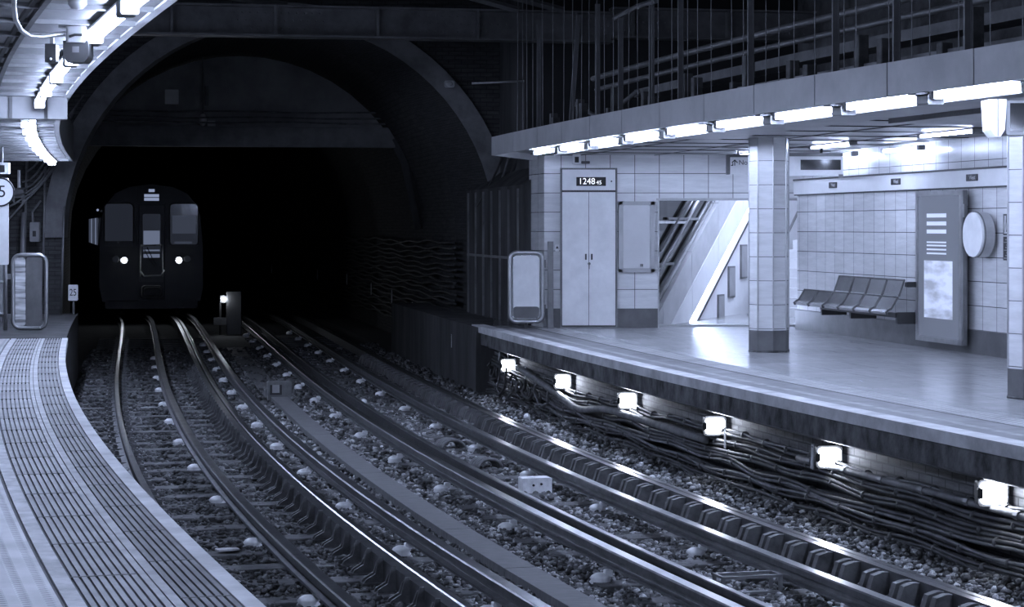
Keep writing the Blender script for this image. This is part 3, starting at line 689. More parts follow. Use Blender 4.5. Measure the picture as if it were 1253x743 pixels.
# ================================================================== columns
def column(X, label):
    t = thing('tiled_column', X, label, 'column', 'tiled platform columns'); r = .228 / math.cos(math.pi / 8); a0 = math.radians(15 + 22.5)
    def ring(rr): return [(rr * math.cos(a0 + math.pi / 4 * k), rr * math.sin(a0 + math.pi / 4 * k)) for k in range(8)]
    def shaft(rr, z0, z1):
        P = ring(rr); vs = [(x, y, z0) for x, y in P] + [(x, y, z1) for x, y in P]
        fs = [(k, (k + 1) % 8, 8 + (k + 1) % 8, 8 + k) for k in range(8)]
        uv = [[(.21 * k, z0), (.21 * (k + 1), z0), (.21 * (k + 1), z1), (.21 * k, z1)] for k in range(8)]
        m_ = MB(); m_.add(vs, fs, 0, None, uv); m_.add([(x, y, z1) for x, y in P], [tuple(range(8))]); return m_
    shaft(r, .27, 2.64).build('tile_shaft', M['tile_c'], t)
    shaft(r + .006, 0, .27).build('plinth', M['plinth'], t)
    for x, y in ring(r + .002): MB().tube([(x, y, .27), (x, y, 2.64)], .009, 6).build('corner_trim', M['alu'], t)
    MB().tube([(r * 1.01 * math.cos(a0 + math.pi / 4 * k), r * 1.01 * math.sin(a0 + math.pi / 4 * k), .012) for k in range(9)], .014, 6).build('floor_skirt', M['concrete'], t)
    return t
c1 = column(frame(23.75, 7.075), 'pale tiled octagonal column with dark plinth standing left of the bench')
dup(c1, frame(16.65, 6.95), 'pale tiled octagonal column with dark plinth at the right edge of the view')

# ================================================================== bench
X = frame(25.95, 9.30, 0)
t = thing('metal_bench', X, 'perforated steel wall bench, four seats with backs and two without', 'bench')
for i in range(6):
    y0 = 1.72 - .575 * i - .575; y1 = y0 + .56
    s_ = MB().prism([(-.47, .42), (-.49, .45), (-.46, .475), (-.42, .49), (-.33, .635), (-.32, .63), (-.41, .48), (-.455, .46), (-.475, .445), (-.46, .42)], y0, y1).build('seat', M['chrome'], t)
    for yy_ in (y0, y1): MB().tube([(-.475, yy_, .42), (-.492, yy_, .45), (-.45, yy_, .485), (-.415, yy_, .50), (-.325, yy_, .645)], .013, 6).build('seat_rim', M['bracket'], s_)
    MB().tube([(-.325, y0, .64), (-.325, y1, .64)], .011, 6).build('seat_rim', M['bracket'], s_)
    if i >= 2:
        b_2 = MB().prism([(-.31, .66), (-.245, .85), (-.235, .85), (-.30, .66)], y0, y1).build('backrest', M['chrome'], t)
        MB().tube([(-.315, y0, .65), (-.24, y0, .86), (-.24, y1, .86), (-.315, y1, .65)], .013, 6).build('back_rim', M['bracket'], b_2)
MB().box(-.36, -.29, -1.72, 1.0, .38, .44).build('support_beam', M['dark_p'], t)
for y in (-1.72, -.1, 1.0): MB().rbox(-.34, .03, y - .03, y + .03, .30, .45, .01).build('wall_arm', M['dark_p'], t)
MB().rbox(-.10, .02, -1.84, -1.74, .20, .48, .01).build('wall_plate', M['dark_p'], t)
MB().rbox(-.24, .03, -1.80, -1.74, .77, .84, .02).build('back_arm', M['dark_p'], t)

# ================================================================== right wall objects
m, nt, b = base('poster_art', .3, .25)
sp = nn(nt, 'ShaderNodeSeparateXYZ'); nt.links.new(coords(nt), sp.inputs[0])
zz = sp.outputs[2]; yy = sp.outputs[1]
nz = noise(nt, coords(nt), 2.4, 3, .5, (1, .8, 2.6)); low = mth(nt, 'MULTIPLY', mth(nt, 'LESS_THAN', zz, 1.12), mth(nt, 'GREATER_THAN', zz, .40)); inx = mth(nt, 'MULTIPLY', mth(nt, 'GREATER_THAN', yy, -.40), mth(nt, 'LESS_THAN', yy, .44))
art = mth(nt, 'MULTIPLY', mth(nt, 'MULTIPLY', low, inx), ramp(nt, nz, .25, .62, .38, .58))
def band(z0, z1): return mth(nt, 'MULTIPLY', mth(nt, 'GREATER_THAN', zz, z0), mth(nt, 'LESS_THAN', zz, z1))
bars = None
for z0, z1 in ((1.66, 1.71), (1.56, 1.61), (1.46, 1.51), (1.34, 1.36), (1.30, 1.32), (1.25, 1.27), (1.20, 1.22)):
    bb = band(z0, z1); bars = bb if bars is None else mth(nt, 'ADD', bars, bb)
bars = mth(nt, 'MULTIPLY', mth(nt, 'MULTIPLY', bars, .6), mth(nt, 'MULTIPLY', mth(nt, 'GREATER_THAN', yy, -.22), mth(nt, 'LESS_THAN', yy, .36)))
v = mth(nt, 'ADD', mth(nt, 'ADD', art, bars), .17); setcol(nt, b, v)
cc = nn(nt, 'ShaderNodeCombineColor')
for i_ in range(3): nt.links.new(mth(nt, 'MULTIPLY', v, TINT[i_]), cc.inputs[i_])
nt.links.new(cc.outputs[0], b.inputs['Emission Color']); b.inputs['Emission Strength'].default_value = .5
t = thing('poster_case', frame(23.43, 9.30, 0), 'tall backlit advertising poster in a metal case leaning on the right wall', 'poster')
MB().rbox(-.10, -.04, -.68, .68, .10, 1.99, .01, 0, None, 'z').box(-.04, .05, -.5, .5, .3, 1.8).build('case', M['steel'], t)
MB().box(-.108, -.100, -.60, .60, .16, 1.93).build('poster', m, t)
mb = MB().box(-.118, -.10, -.68, -.60, .10, 1.99).box(-.118, -.10, .60, .68, .10, 1.99).box(-.118, -.10, -.68, .68, 1.93, 1.99).box(-.118, -.10, -.68, .68, .10, .16)
mb.build('frame', M['alu'], t); MB().box(-.14, -.10, -.715, -.69, 1.66, 1.82).build('catch', M['alu'], t)
t = thing('round_lightbox', frame(22.34, 9.32, 1.45), 'blank white round drum sign on the tiled wall beside the poster', 'sign')
def yzdisc(x0, x1, r, n=36): return MB().prism([(r * math.cos(2 * math.pi * k / n), r * math.sin(2 * math.pi * k / n)) for k in range(n)], x0, x1, 0, None, 'x')
yzdisc(-.16, -.02, .27).build('drum', M['fascia'], t); yzdisc(-.185, -.16, .268).build('face', M['white_p'], t); yzdisc(-.15, -.14, .278).build('rim', M['steel'], t)
X = frame(21.78, 9.33, 1.57)
t = thing('notice_plate', X, 'small dark no smoking style notice on the wall, upper of two', 'sign')
MB().box(-.014, 0, -.11, .11, -.125, .125).build('plate', M['dark_p'], t)
mb = MB().disc((0, 0, 0), .001, .001); mb = MB()
mb.prism([(.055 + .035 * math.cos(a_), -.02 + .07 * math.sin(a_)) for a_ in [2 * math.pi * k / 16 for k in range(16)]], -.018, -.014, 0, None, 'x'); mb.box(-.018, -.014, .035, .075, .04, .105)
for k in range(5): mb.prism([(-.08, -.06 + .035 * k), (-.08, -.045 + .035 * k), (-.02, -.015 + .035 * k), (-.02, -.03 + .035 * k)], -.018, -.014, 0, None, 'x')
mb.box(-.018, -.014, -.08, .08, -.105, -.085); mb.build('symbol', M['white'], t)
t = thing('notice_plate', frame(21.78, 9.33, 1.29), 'small dark notice with rows of tiny lines, lower of two', 'sign')
MB().box(-.014, 0, -.11, .11, -.14, .14).build('plate', M['dark_p'], t)
mb = MB()
for k in range(8): mb.box(-.017, -.014, -.085, .085 - .03 * (k % 3), -.12 + .031 * k, -.108 + .031 * k)
mb.build('text_rows', M['grey_p'], t)
for Y, lab in ((27.38, 'farthest of three small dark West signs on the band'), (25.04, 'middle one of three small dark West signs on the band'), (22.68, 'nearest of three small dark West signs on the band')):
    t = thing('direction_plate', frame(Y, 9.295, 2.14), lab, 'sign', 'West signs on the right wall band')
    MB().rbox(-.012, 0, -.15, .15, -.042, .042, .008, 0, None, 'x').build('plate', M['dark_p'], t)
    text('lettering', 'West', .075, M['white'], t, Matrix.Translation((-.014, -.02, 0)) @ Matrix.Rotation(-math.pi / 2, 4, 'Z'), .001)

# ================================================================== end wall objects
t = thing('clock_cabinet', here(1.17, 31.19, 0), 'tall grey double-door cabinet with digital clock set in the tiled wall', 'cabinet')
MB().box(-.435, .435, -.05, .0, .0, 2.44).build('body', M['dark_p'], t)
for s, nm_ in ((-1, 'left'), (1, 'right')):
    d_ = MB().rbox(min(s * .004, s * .405), max(s * .004, s * .405), -.068, -.05, .04, 2.07, .003).build('door', M['white_p'], t)
    MB().rbox(s * .045 - .012, s * .045 + .012, -.085, -.068, 1.04, 1.13, .004, 0, None, 'z').build('handle', M['dark_p'], d_)
    if s == 1: MB().disc((.005, -.085, .98), .022, .017, n=12).box(-.002, .012, -.088, -.07, .90, .97).build('lock', M['steel'], d_)
f_ = MB().rbox(-.405, .405, -.068, -.05, 2.10, 2.415, .003).build('clock_panel', M['white_p'], t)
MB().box(-.19, .26, -.072, -.068, 2.165, 2.30).build('display_window', M['black'], f_)
text('clock_digits', '1248', .135, E_led, f_, Matrix.Translation((-.03, -.074, 2.232)), .001, sx=.95)
text('clock_digits', '45', .085, E_led, f_, Matrix.Translation((.155, -.074, 2.215)), .001)
MB().disc((.345, -.072, 2.235), .012, .005, n=10).build('keyhole', M['black'], f_)
mb = MB().box(-.435, -.415, -.062, -.0, 0, 2.44).box(.415, .435, -.062, 0, 0, 2.44).box(-.435, .435, -.062, 0, 2.425, 2.44).box(-.435, .435, -.07, 0, 0, .02); mb.build('frame', M['steel'], t)
t = thing('notice_board', here(1.90, 31.19, 0), 'blank pale notice board in a grey metal frame beside the cabinet', 'notice board')
MB().rbox(-.275, .275, -.05, 0, .85, 1.93, .015).build('back', M['fascia'], t)
MB().rbox(-.205, .20, -.056, -.05, .91, 1.87, .02).build('notice_sheet', M['lightwall'], t)
mb = MB().box(-.275, -.215, -.062, -.05, .85, 1.93).box(.215, .275, -.062, -.05, .85, 1.93).box(-.275, .275, -.062, -.05, 1.875, 1.93).box(-.275, .275, -.062, -.05, .85, .90); mb.build('frame', M['fascia'], t)
t = thing('security_camera', here(.97, 30.7, 2.50), 'small white security camera hanging above the clock cabinet', 'camera')
MB().rbox(-.06, .06, -.12, .10, -.01, .13, .015).build('body', M['white_p'], t); MB().box(-.03, .03, -.126, -.12, .005, .09).build('lens_hood', M['black'], t); MB().tube([(0, .02, .13), (0, .02, .16)], .015).build('mount', M['steel'], t); MB().rbox(.07, .20, -.03, .03, -.01, .03, .01).build('sun_visor', M['dark_p'], t)
t = thing('barrier_post', here(.585, 31.08, 0), 'plain dark grey steel post at the corner of the tiled wall', 'post')
MB().rbox(-.045, .045, -.045, .045, 0, 1.32, .008, 0, None, 'z').build('post', M['steel'], t); MB().rbox(-.06, .06, -.06, .06, 0, .012, .01, 0, None, 'z').build('base_plate', M['steel'], t)
t = thing('warning_label', here(.69, 31.195, 1.22), 'tiny triangular warning label on the tile beside the post', 'label')
MB().rbox(-.03, .03, -.004, 0, -.05, .05, .008).build('plate', M['white_p'], t); MB().prism([(-.022, -.01), (.022, -.01), (0, .035)], -.006, -.004).build('symbol', M['dark_p'], t)

def rrect(x0, x1, z0, z1, r, n=5):
    P = []
    for cx, cz, st in ((x1 - r, z0 + r, -90), (x1 - r, z1 - r, 0), (x0 + r, z1 - r, 90), (x0 + r, z0 + r, 180)):
        for k in range(n + 1): a_ = math.radians(st + 90 * k / n); P.append((cx + r * math.cos(a_), cz + r * math.sin(a_)))
    return P
def ringframe(mb, P, r, y=0):
    pts = [(x, y, z) for x, z in P] + [(P[0][0], y, P[0][1]), (P[1][0], y, P[1][1])]
    return mb.tube(pts, r, 8, 0)
t = thing('end_gate', here(.215, 31.05, 0), 'rounded platform end gate with a blank bright panel beside the tiled wall', 'gate')
ringframe(MB(), rrect(-.245, .25, .10, 1.15, .10), .032).build('frame', M['alu'], t, True)
MB().prism(rrect(-.20, .205, .15, 1.11, .06), -.012, .012).build('panel', M['white_p'], t)
MB().prism(rrect(-.198, .203, .155, .33, .05), -.018, -.012).build('kick_panel', M['plinth'], t)
ringframe(MB(), rrect(-.20, .205, .145, 1.11, .06), .008, -.014).build('seal', M['chrome'], t, True)
for z in (.30, .98): MB().tube([(.28, 0, z - .06), (.28, 0, z + .06)], .018, 8).build('hinge', M['steel'], t)
mb = MB().disc((.0, -.02, .035), .032, .04, n=12).box(-.01, .01, -.02, .02, .03, .08); mb.build('wheel', M['dark_p'], t)

m2, nt, b = base('mottled_plate', .4, .25)
setcol(nt, b, ramp(nt, noise(nt, coords(nt), 1.2, 3, .6, (1, 1, 9)), .22, .85, .40, .60)); M['mottle'] = m2
t = thing('end_gate', here(-7.20, 30.5, 0), 'rounded platform end gate with a striped bright panel on the left platform', 'gate')
ringframe(MB(), rrect(-.25, .25, .03, 1.12, .11), .03).build('frame', M['alu'], t, True)
MB().prism(rrect(-.215, -.06, .06, 1.08, .05), -.012, .012).build('reflective_strip', M['mottle'], t)
MB().prism(rrect(-.05, .185, .06, 1.09, .04), -.010, .010).build('panel', M['steel'], t)
for z in (.2, .8): MB().box(-.33, -.27, -.02, .02, z - .04, z + .04).build('hinge', M['alu'], t)
t = thing('gate_rail', here(-7.60, 30.45, 0), 'pale tubular rail and post left of the striped gate', 'railing')
MB().tube([(0.05, 0, 0), (0.05, 0, 1.12), (-.02, 0, 1.22), (-.6, 0, 1.25)], .03, 8).build('handrail', M['alu'], t, True)
MB().tube([(-.6, 0, .72), (.05, 0, .72)], .02, 8).tube([(-.6, 0, .25), (.05, 0, .25)], .02, 8).build('crossbar', M['alu'], t, True)
MB().box(-.6, .02, .0, .012, .27, 1.2).build('infill_panel', M['fascia'], t)
t = thing('stop_board', here(-7.28, 29.2, 0), 'white car stop board with a ringed number 5 at the left edge', 'sign')
MB().rbox(-.3, .085, -.02, .02, 1.0, 2.24, .02).build('board', M['white_p'], t)
ringframe(MB(), [(-.03 + .20 * math.cos(a_), 2.04 + .20 * math.sin(a_)) for a_ in [2 * math.pi * k / 30 for k in range(30)]], .011, -.035).build('ring', M['black'], t, True)
MB().prism([(-.03 + .205 * math.cos(a_), 2.04 + .205 * math.sin(a_)) for a_ in [2 * math.pi * k / 30 for k in range(30)]], -.034, -.02).build('disc', M['white_p'], t)
text('number', '5', .24, M['black'], t, Matrix.Translation((-.0, -.036, 2.04)), .002)
MB().tube([(-.2, 0, 0), (-.2, 0, 1.0)], .04, 8).build('post', M['steel'], t)
t = thing('monitor_box', here(-7.21, 28.9, 2.36), 'small white square box above the number board', 'box')
MB().rbox(-.08, .10, -.06, .06, -.07, .09, .015).build('housing', M['white_p'], t); MB().box(-.04, .05, -.066, -.06, -.045, .055).build('screen', M['dark_p'], t)
MB().tube([(0, 0, .09), (0, 0, .32)], .015).build('hanger', M['steel'], t)

# hanging signs
t = thing('direction_sign', here(3.51, 29.0, 2.43), 'hanging white direction sign with an up arrow and the letters No behind the column', 'sign')
MB().rbox(-.42, .42, -.05, .05, -.14, .10, .01).build('panel', M['white_p'], t); MB().box(-.43, .43, -.055, .055, .10, .14).build('top_rail', M['steel'], t); MB().rbox(-.47, -.42, -.06, .06, -.145, .14, .01).build('end_cap', M['steel'], t)
mb = MB().box(-.360, -.348, -.053, -.05, -.02, .062)
mb.prism([(-.398, .025), (-.354, .068), (-.354, .050), (-.390, .015)], -.053, -.05); mb.prism([(-.310, .025), (-.354, .068), (-.354, .050), (-.318, .015)], -.053, -.05); mb.box(-.408, -.375, -.053, -.05, -.022, -.010); mb.box(-.387, -.375, -.053, -.05, -.01, .015)
mb.build('arrow', M['black'], t); text('lettering', 'No', .095, M['black'], t, Matrix.Translation((-.235, -.052, .022)), .001)
for x in (-.3, .3): MB().tube([(x, 0, .14), (x, 0, .2)], .012).build('hanger', M['steel'], t)
t = thing('train_indicator', here(4.16, 28.0, 2.40), 'hanging white display box with a dark screen right of the near column', 'display')
MB().rbox(-.42, .36, -.10, .10, -.16, .105, .012).build('housing', M['white_p'], t); MB().box(-.22, .33, -.106, -.10, -.08, .06).build('screen', M['glass_dk'], t); MB().box(-.43, .365, -.11, .11, .105, .15).build('top_rail', M['steel'], t)
MB().tube([(.08, 0, .15), (.08, 0, .22)], .02).build('hanger', M['dark_p'], t); MB().box(.30, .36, -.12, -.10, -.19, -.14).build('sensor', M['steel'], t)
t = thing('train_indicator', here(4.45, 16.2, 2.42), 'large dark hanging display with pale pointed end at the right edge', 'display')
MB().rbox(-.56, .9, -.12, .12, -.15, .12, .015).build('housing', M['grey_p'], t); MB().box(-.53, .88, -.126, -.12, -.12, .10).build('screen', M['glass_dk'], t)
MB().prism([(-.70, .13), (-.685, -.11), (-.645, -.165), (-.61, -.165), (-.575, -.11), (-.56, .13)], -.14, .14).build('end_cap', M['white_p'], t); MB().box(-.634, -.628, -.143, -.14, -.16, .13).build('end_cap_seam', M['dark_p'], t)
for x in (-.3, .6): MB().tube([(x, 0, .12), (x, 0, .215)], .02).build('hanger', M['steel'], t)

# ================================================================== stair hall behind the opening
HXF = here(2.32, 32.2, 0, -math.radians(23.6)); T30 = .577
def incl(mb, x0, x1, c0, c1, s0, s1, mi=0):
    vs = [(x, s, s * T30 + c) for s in (s0, s1) for c in (c0, c1) for x in (x0, x1)]
    return mb.add(vs, [(0, 1, 3, 2), (4, 6, 7, 5), (0, 4, 5, 1), (2, 3, 7, 6), (0, 2, 6, 4), (1, 5, 7, 3)], mi, HXF)
struct(MB().box(-.3, 0, -.6, 9, -.2, 5, 0, HXF), 'wall_stair_left', M['lightwall'])
struct(MB().box(3.2, 3.5, .95, 9, -.2, 5, 0, HXF).box(-.3, 3.5, 9, 9.3, -.2, 5, 0, HXF), 'wall_stair_right', M['lightwall'])
struct(MB().box(-.3, 3.5, .9, 9.3, 5, 5.2, 0, HXF), 'ceiling_stair_hall', M['lightwall'])
def hall(name, label, cat, x0, x1, c0, c1, mat_, seg=1.4, s0=-1.6, s1=7):
    mb = MB(); s = s0
    while s < s1: incl(mb, x0, x1, c0, c1, s, s + seg - .015); s += seg
    o = mb.build(name, mat_); return tag(o, label, cat)
mb = MB(); incl(mb, 0, .08, .47, 3.2, -.4, 6); struct(mb, 'wall_stair_glazing', M['glass_dk'])
hall('stair_cladding', 'upper row of sloping grey panels along the stair in the opening', 'panel', 0, .14, -.09, .45, M['fascia'])
hall('stair_cladding', 'wider lower row of pale sloping panels along the stair in the opening', 'panel', 0, .15, -.60, -.09, M['lightwall'])
hall('light_strip', 'bright sloping light strip beside the stair in the opening', 'light', 0, .05, -.86, -.60, E_hall, 2.0)
hall('handrail', 'dark sloping rail below the bright strip in the opening', 'handrail', 0, .12, -.94, -.87, M['dark_p'], 1.8)
o = MB().tube([HXF @ Vector((.30, s, s * T30 - 2.2)) for s in (3.6, 7)], .025, 8).build('handrail', M['steel']); tag(o, 'lower sloping handrail at the right of the opening', 'handrail')
for k in range(7):
    s = .15 + k * .62; z = .62 + s * T30 + .3 * (k % 2)
    o = MB().box(.0, .03, -.75, .75, -.02, .02).build('glazing_bar', M['alu'] if k % 2 else M['steel']); o.matrix_world = HXF @ Matrix.Translation((.10, s - .55, z + .25))
    tag(o, '%s level bar on the dark glazing behind the opening' % ORD[k], 'bar', 'bars on the dark glazing')
for k, c in enumerate((.62, .95, 1.25)):
    o = MB().tube([HXF @ Vector((.11, -.3, -.3 * T30 + c + .1)), HXF @ Vector((.11, 6, 6 * T30 + c + .1))], .035, 6).build('sloping_pipe', M['alu'] if k == 1 else M['steel'], None, True); tag(o, '%s pipe rising across the dark glazing' % ('lowest', 'middle', 'highest')[k], 'pipe', 'pipes over the dark glazing')
for (px, py, w_, h_, lab) in ((881, 376, .22, .44, 'lowest'), (894, 345, .24, .55, 'middle'), (909, 320, .24, .60, 'highest')):
    rx = (px - 626.5) / 2500; Yq = (2.32 - .437 * 32.2) / (rx - .437); s = (Yq - 32.2) / .916; zc = 1.55 - (py - 277) * Yq / 2500
    t = thing('wall_poster', HXF @ Matrix.Translation((.0, s, zc)), '%s of the small framed posters stepping up beside the stair' % lab, 'poster', 'posters beside the stair')
    MB().box(0, .03, -w_ * .75, w_ * .75, -h_ / 2, h_ / 2).build('frame', M['steel'], t); MB().box(.03, .034, -w_ * .62, w_ * .62, -h_ / 2 + .03, h_ / 2 - .03).build('print', M['grey_p'], t)
mb = MB()
for k in range(9): mb.box(.6, 3.0, 3.6 + k * .28, 6.5, .165 * k - .02, .165 * (k + 1) - .02, 0, HXF)
struct(mb, 'floor_stair', M['fascia'])
struct(MB().box(2.2, 4.4, 31.6, 31.72, 0, .03), 'trim_threshold', M['alu'])
for k, (x, s, z) in enumerate(((1.6, 1.2, 3.6), (1.6, 4.0, 4.4))):
    t = thing('hall_light', HXF @ Matrix.Translation((x, s, z)), '%s ceiling light over the stair hall behind the wall' % ('lower', 'upper')[k], 'light')
    MB().rbox(-.35, .35, -.6, .6, 0, .06, .02).build('diffuser', E_lamp, t); MB().rbox(-.4, .4, -.65, .65, .06, .1, .02).build('housing', M['white_p'], t)
    MB().tube([(0, 0, .1), (0, 0, 5 - z)], .02).build('hanger', M['steel'], t)

# ================================================================== above the right canopy
pY = [(26.4, 4.25, 0), (24.6, 4.2, .10), (23.3, 4.2, 0), (22.3, 3.95, 0), (21.1, 3.98, 0), (20.1, 6.0, 0), (18.05, 6.0, 0), (16.1, 6.0, 0), (14.95, 6.0, 0), (13.8, 6.0, 0), (12.9, 6.0, -.05)]
for k, (Y, zt, lean) in enumerate(pY):
    X = frame(Y, 4.75, 2.80)
    t = thing('canopy_hanger', X, '%s upright steel hanger above the right canopy, counted from the tunnel end' % ('first second third fourth fifth sixth seventh eighth ninth tenth eleventh'.split()[k]), 'hanger', 'steel hangers above the right canopy')
    h = zt - 2.80
    MB().box(-.018, .03, -.012, .012, 0, h, 0, Matrix.Shear('XY', 4, (lean / max(h, .1), 0)) if lean else None).box(.03, .038, -.022, .022, 0, h, 0, Matrix.Shear('XY', 4, (lean / max(h, .1), 0)) if lean else None).build('post', M['steel'], t)
    MB().rbox(-.05, .07, -.05, .05, 0, .03, .01, 0, None, 'z').build('foot_plate', M['girder'], t)
o = MB().tube([at(22.5, 4.75, 3.95), at(21.6, 4.75, 3.99), at(20.9, 4.75, 3.98)], .03, 6).build('cross_bar', M['steel']); tag(o, 'short bar joining the tops of two hangers', 'bar')
for k, (o_, z, r, lab) in enumerate(((5.2, 3.45, .035, 'upper of two parallel pipes above the right canopy'), (5.25, 3.31, .03, 'lower of two parallel pipes above the right canopy'))):
    o = MB().tube([at(Y, o_, z) for Y in rg(5, 25.2, .6)], r, 8).build('overhead_pipe', M['steel'], None, True); tag(o, lab, 'pipe')
o = MB().sweep([(5.7, 3.20), (5.7, 3.30), (6.0, 3.30), (6.0, 3.20)], rg(5, 25, .6)).build('cable_tray', M['girder']); tag(o, 'flat cable tray running above the right canopy behind the pipes', 'cable tray')
o = MB().sweep([(5.1, 2.90), (5.1, 2.95), (5.35, 2.95), (5.35, 2.90)], rg(8, 19.5, .6)).build('cable_tray', M['steel']); tag(o, 'narrow pale tray lying just above the canopy roof', 'cable tray')
for k, Y in enumerate(rg(12.5, 27, .78)):
    X = frame(Y, 4.95 + .15 * (k % 2), 2.80); h = .20 + .1 * ((k * 7) % 3)
    q = MB().rbox(-.05, .05, -.05, .05, 0, h, .01, 0, None, 'z').build('roof_stub', M['bracket']); q.matrix_world = X; tag(q, '%s short dark stub post on the canopy roof' % ORD[k], 'post', 'stub posts on the canopy roof')
for k, Y in enumerate(rg(12.3, 27.2, .42)):
    Yv = Y + random.uniform(-.12, .12); o_ = 4.58 + random.uniform(0, .1)
    q = MB().tube([(0, 0, 0), (random.uniform(-.02, .02), 0, 3.18)], .0045, 4).build('hanging_wire', M['steel']); q.matrix_world = frame(Yv, o_, 2.81); tag(q, '%s thin upright wire of the netting above the right canopy' % ORD[k], 'wire', 'netting wires above the right canopy')
for k, (Y0_, Y1_, z0, z1) in enumerate(((27.5, 24.5, 2.85, 3.25), (27.9, 25.6, 3.3, 2.9), (24.0, 21.0, 5.2, 4.2), (20.0, 17.2, 5.1, 4.1), (16.8, 15.5, 4.2, 3.4))):
    o = MB().tube([at(Y0_, 5.6, z0), at((Y0_ + Y1_) / 2, 5.6, (z0 + z1) / 2 - .03), at(Y1_, 5.6, z1)], .03, 6).build('diagonal_brace', M['girder'], None, True); tag(o, '%s slanting brace above the right canopy from the tunnel end' % nm[k], 'brace', 'slanting braces above the canopy')

# ================================================================== girders, arch fittings
def girder(name, p0, p1, z0, z1, label, rv=True):
    p0, p1 = Vector(p0), Vector(p1); a_ = math.atan2(p1.y - p0.y, p1.x - p0.x); L_ = (p1 - p0).length
    t = thing(name, here(p0.x, p0.y, 0, a_), label, 'girder')
    MB().box(0, L_, -.02, .02, z0 + .03, z1 - .03).build('web', M['girder'], t)
    MB().box(0, L_, -.16, .16, z0, z0 + .03).build('bottom_flange', M['steel'], t)
    MB().box(0, L_, -.14, .14, z1 - .03, z1).build('top_flange', M['girder'], t)
    x = .3
    while x < L_ - .1:
        MB().box(x - .02, x + .02, -.14, -.02, z0 + .03, z1 - .03).build('stiffener', M['girder'], t); x += 1.45
    if rv:
        mb = MB(); x = .1
        while x < L_:
            if int(x / 1.3) % 2 == 0:
                for z in (z0 + .12, z0 + .24, z1 - .10): mb.ball((x + (.05 if z == z0 + .24 else 0), -.022, z), .016, sc=(1, .7, 1), n=6)
            x += .11
        mb.build('rivets', M['steel'], t, kind='stuff')
    return t
girder('roof_girder', (-6.5, 28.35, 0), (1.45, 29.9, 0), 4.23, 4.68, 'long riveted roof girder crossing above both tracks at the top')
girder('roof_girder', (1.45, 29.9, 0), (6.5, 30.9, 0), 4.30, 4.75, 'riveted girder end behind the hangers above the clock cabinet')
girder('roof_girder', (-4.6, 21.0, 0), (8.5, 23.5, 0), 5.45, 5.95, 'nearer roof girder high above the tracks', False)
for k, (p, q, lab) in enumerate((((-1.0, 29.3, 4.95), (.1, 29.4, 4.66), 'left slanting roof brace above the long girder'), ((-.5, 29.5, 5.0), (.75, 29.6, 4.68), 'right slanting roof brace above the long girder'), ((-4.6, 29.0, 4.9), (-3.2, 29.1, 4.70), 'far left slanting roof brace above the long girder'))):
    o = MB().tube([p, q], .05, 4).build('roof_brace', M['girder']); tag(o, lab, 'brace')
mid = lambda Y, z, dx=0: at(Y, 1.72 + dx, z)
X = frame(42, 1.72)
t = thing('tunnel_beam', X, 'flat dark beam spanning the tunnel below the arch', 'beam'); MB().box(-3.4, 3.2, 0, .3, 3.20, 3.62).build('beam', M['girder'], t)
MB().tube([(3.2, .1, 3.4), (3.45, .1, 2.9), (3.6, .1, 2.2), (3.75, .1, 1.5)], .14, 6).build('haunch', M['darkwall'], t)
for k, z in enumerate((3.70, 3.80, 3.92)):
    o = MB().tube([X @ Vector((x, -.02, z + .012 * math.sin(x * 2 + k))) for x in [-3.3 + .3 * j for j in range(23)]], .022, 6).build('beam_cable', M['cable2'], None, True); tag(o, '%s cable strung along the tunnel beam' % ('lowest', 'middle', 'highest')[k], 'cable', 'cables along the tunnel beam')
XB = frame(42, 1.72)
def onb(Xw, z, dy=.2): return XB @ Matrix.Translation(((Xw - XB.translation.x) * 1.016, dy, z))
for k, (x, z, w_, h_, lab) in enumerate(((-7.0, 4.23, .28, .30, 'larger pale box on the wall of the arch'), (-6.2, 3.66, .16, .16, 'small pale box beside the hanging lamp pipe in the arch'))):
    q = MB().rbox(-w_ / 2, w_ / 2, -.0, .08, -h_ / 2, h_ / 2, .015).build('wall_box', M['white_p']); q.matrix_world = onb(x, z); tag(q, lab, 'box')
t = thing('hanging_lamp', onb(-6.38, 3.75, .05), 'unlit lamp hanging from a dark pipe in the arch', 'lamp')
MB().tube([(0, 0, .1), (0, 0, 1.32)], .022).build('stem', M['girder'], t); MB().ball((0, 0, .0), .08, sc=(1, 1, 1.7)).build('glass', M['white_p'], t, True); MB().rbox(.05, .12, -.03, .23, .3, .7, .01).build('bracket', M['girder'], t)
o = MB().tube([(-.67, 34, 3.93), (-.1, 34, 3.955), (.5, 34, 3.97)], .022, 6).build('conduit', M['alu'], None, True); tag(o, 'short pale horizontal conduit left of the hangers', 'pipe')
q = MB().rbox(-.09, .09, -.04, .04, -.06, .06, .03).ball((0, -.05, 0), .05, sc=(1.3, .6, 1)).build('wall_fitting', M['fascia'], None); q.matrix_world = here(-1.1, 35.9, 4.05); tag(q, 'small pale fitting alone on the dark head wall', 'fitting')
for k in range(7):
    x0 = -.9 + .18 * k
    pts = [(x0 + .3 + .5 * u + .1 * math.sin(3 * u + k), 35.6 - .9 * u - .1 * k, 1.9 + 1.0 * u + .15 * math.sin(2.2 * u + k)) for u in [j / 8 for j in range(9)]]
    o = MB().tube(pts, .02 + .008 * (k % 3), 6).build('wall_cable', M['cable2'] if k % 2 else M['cable'], None, True); tag(o, '%s cable climbing the dark wall left of the canopy end' % nm[k], 'cable', 'cables climbing to the canopy end')
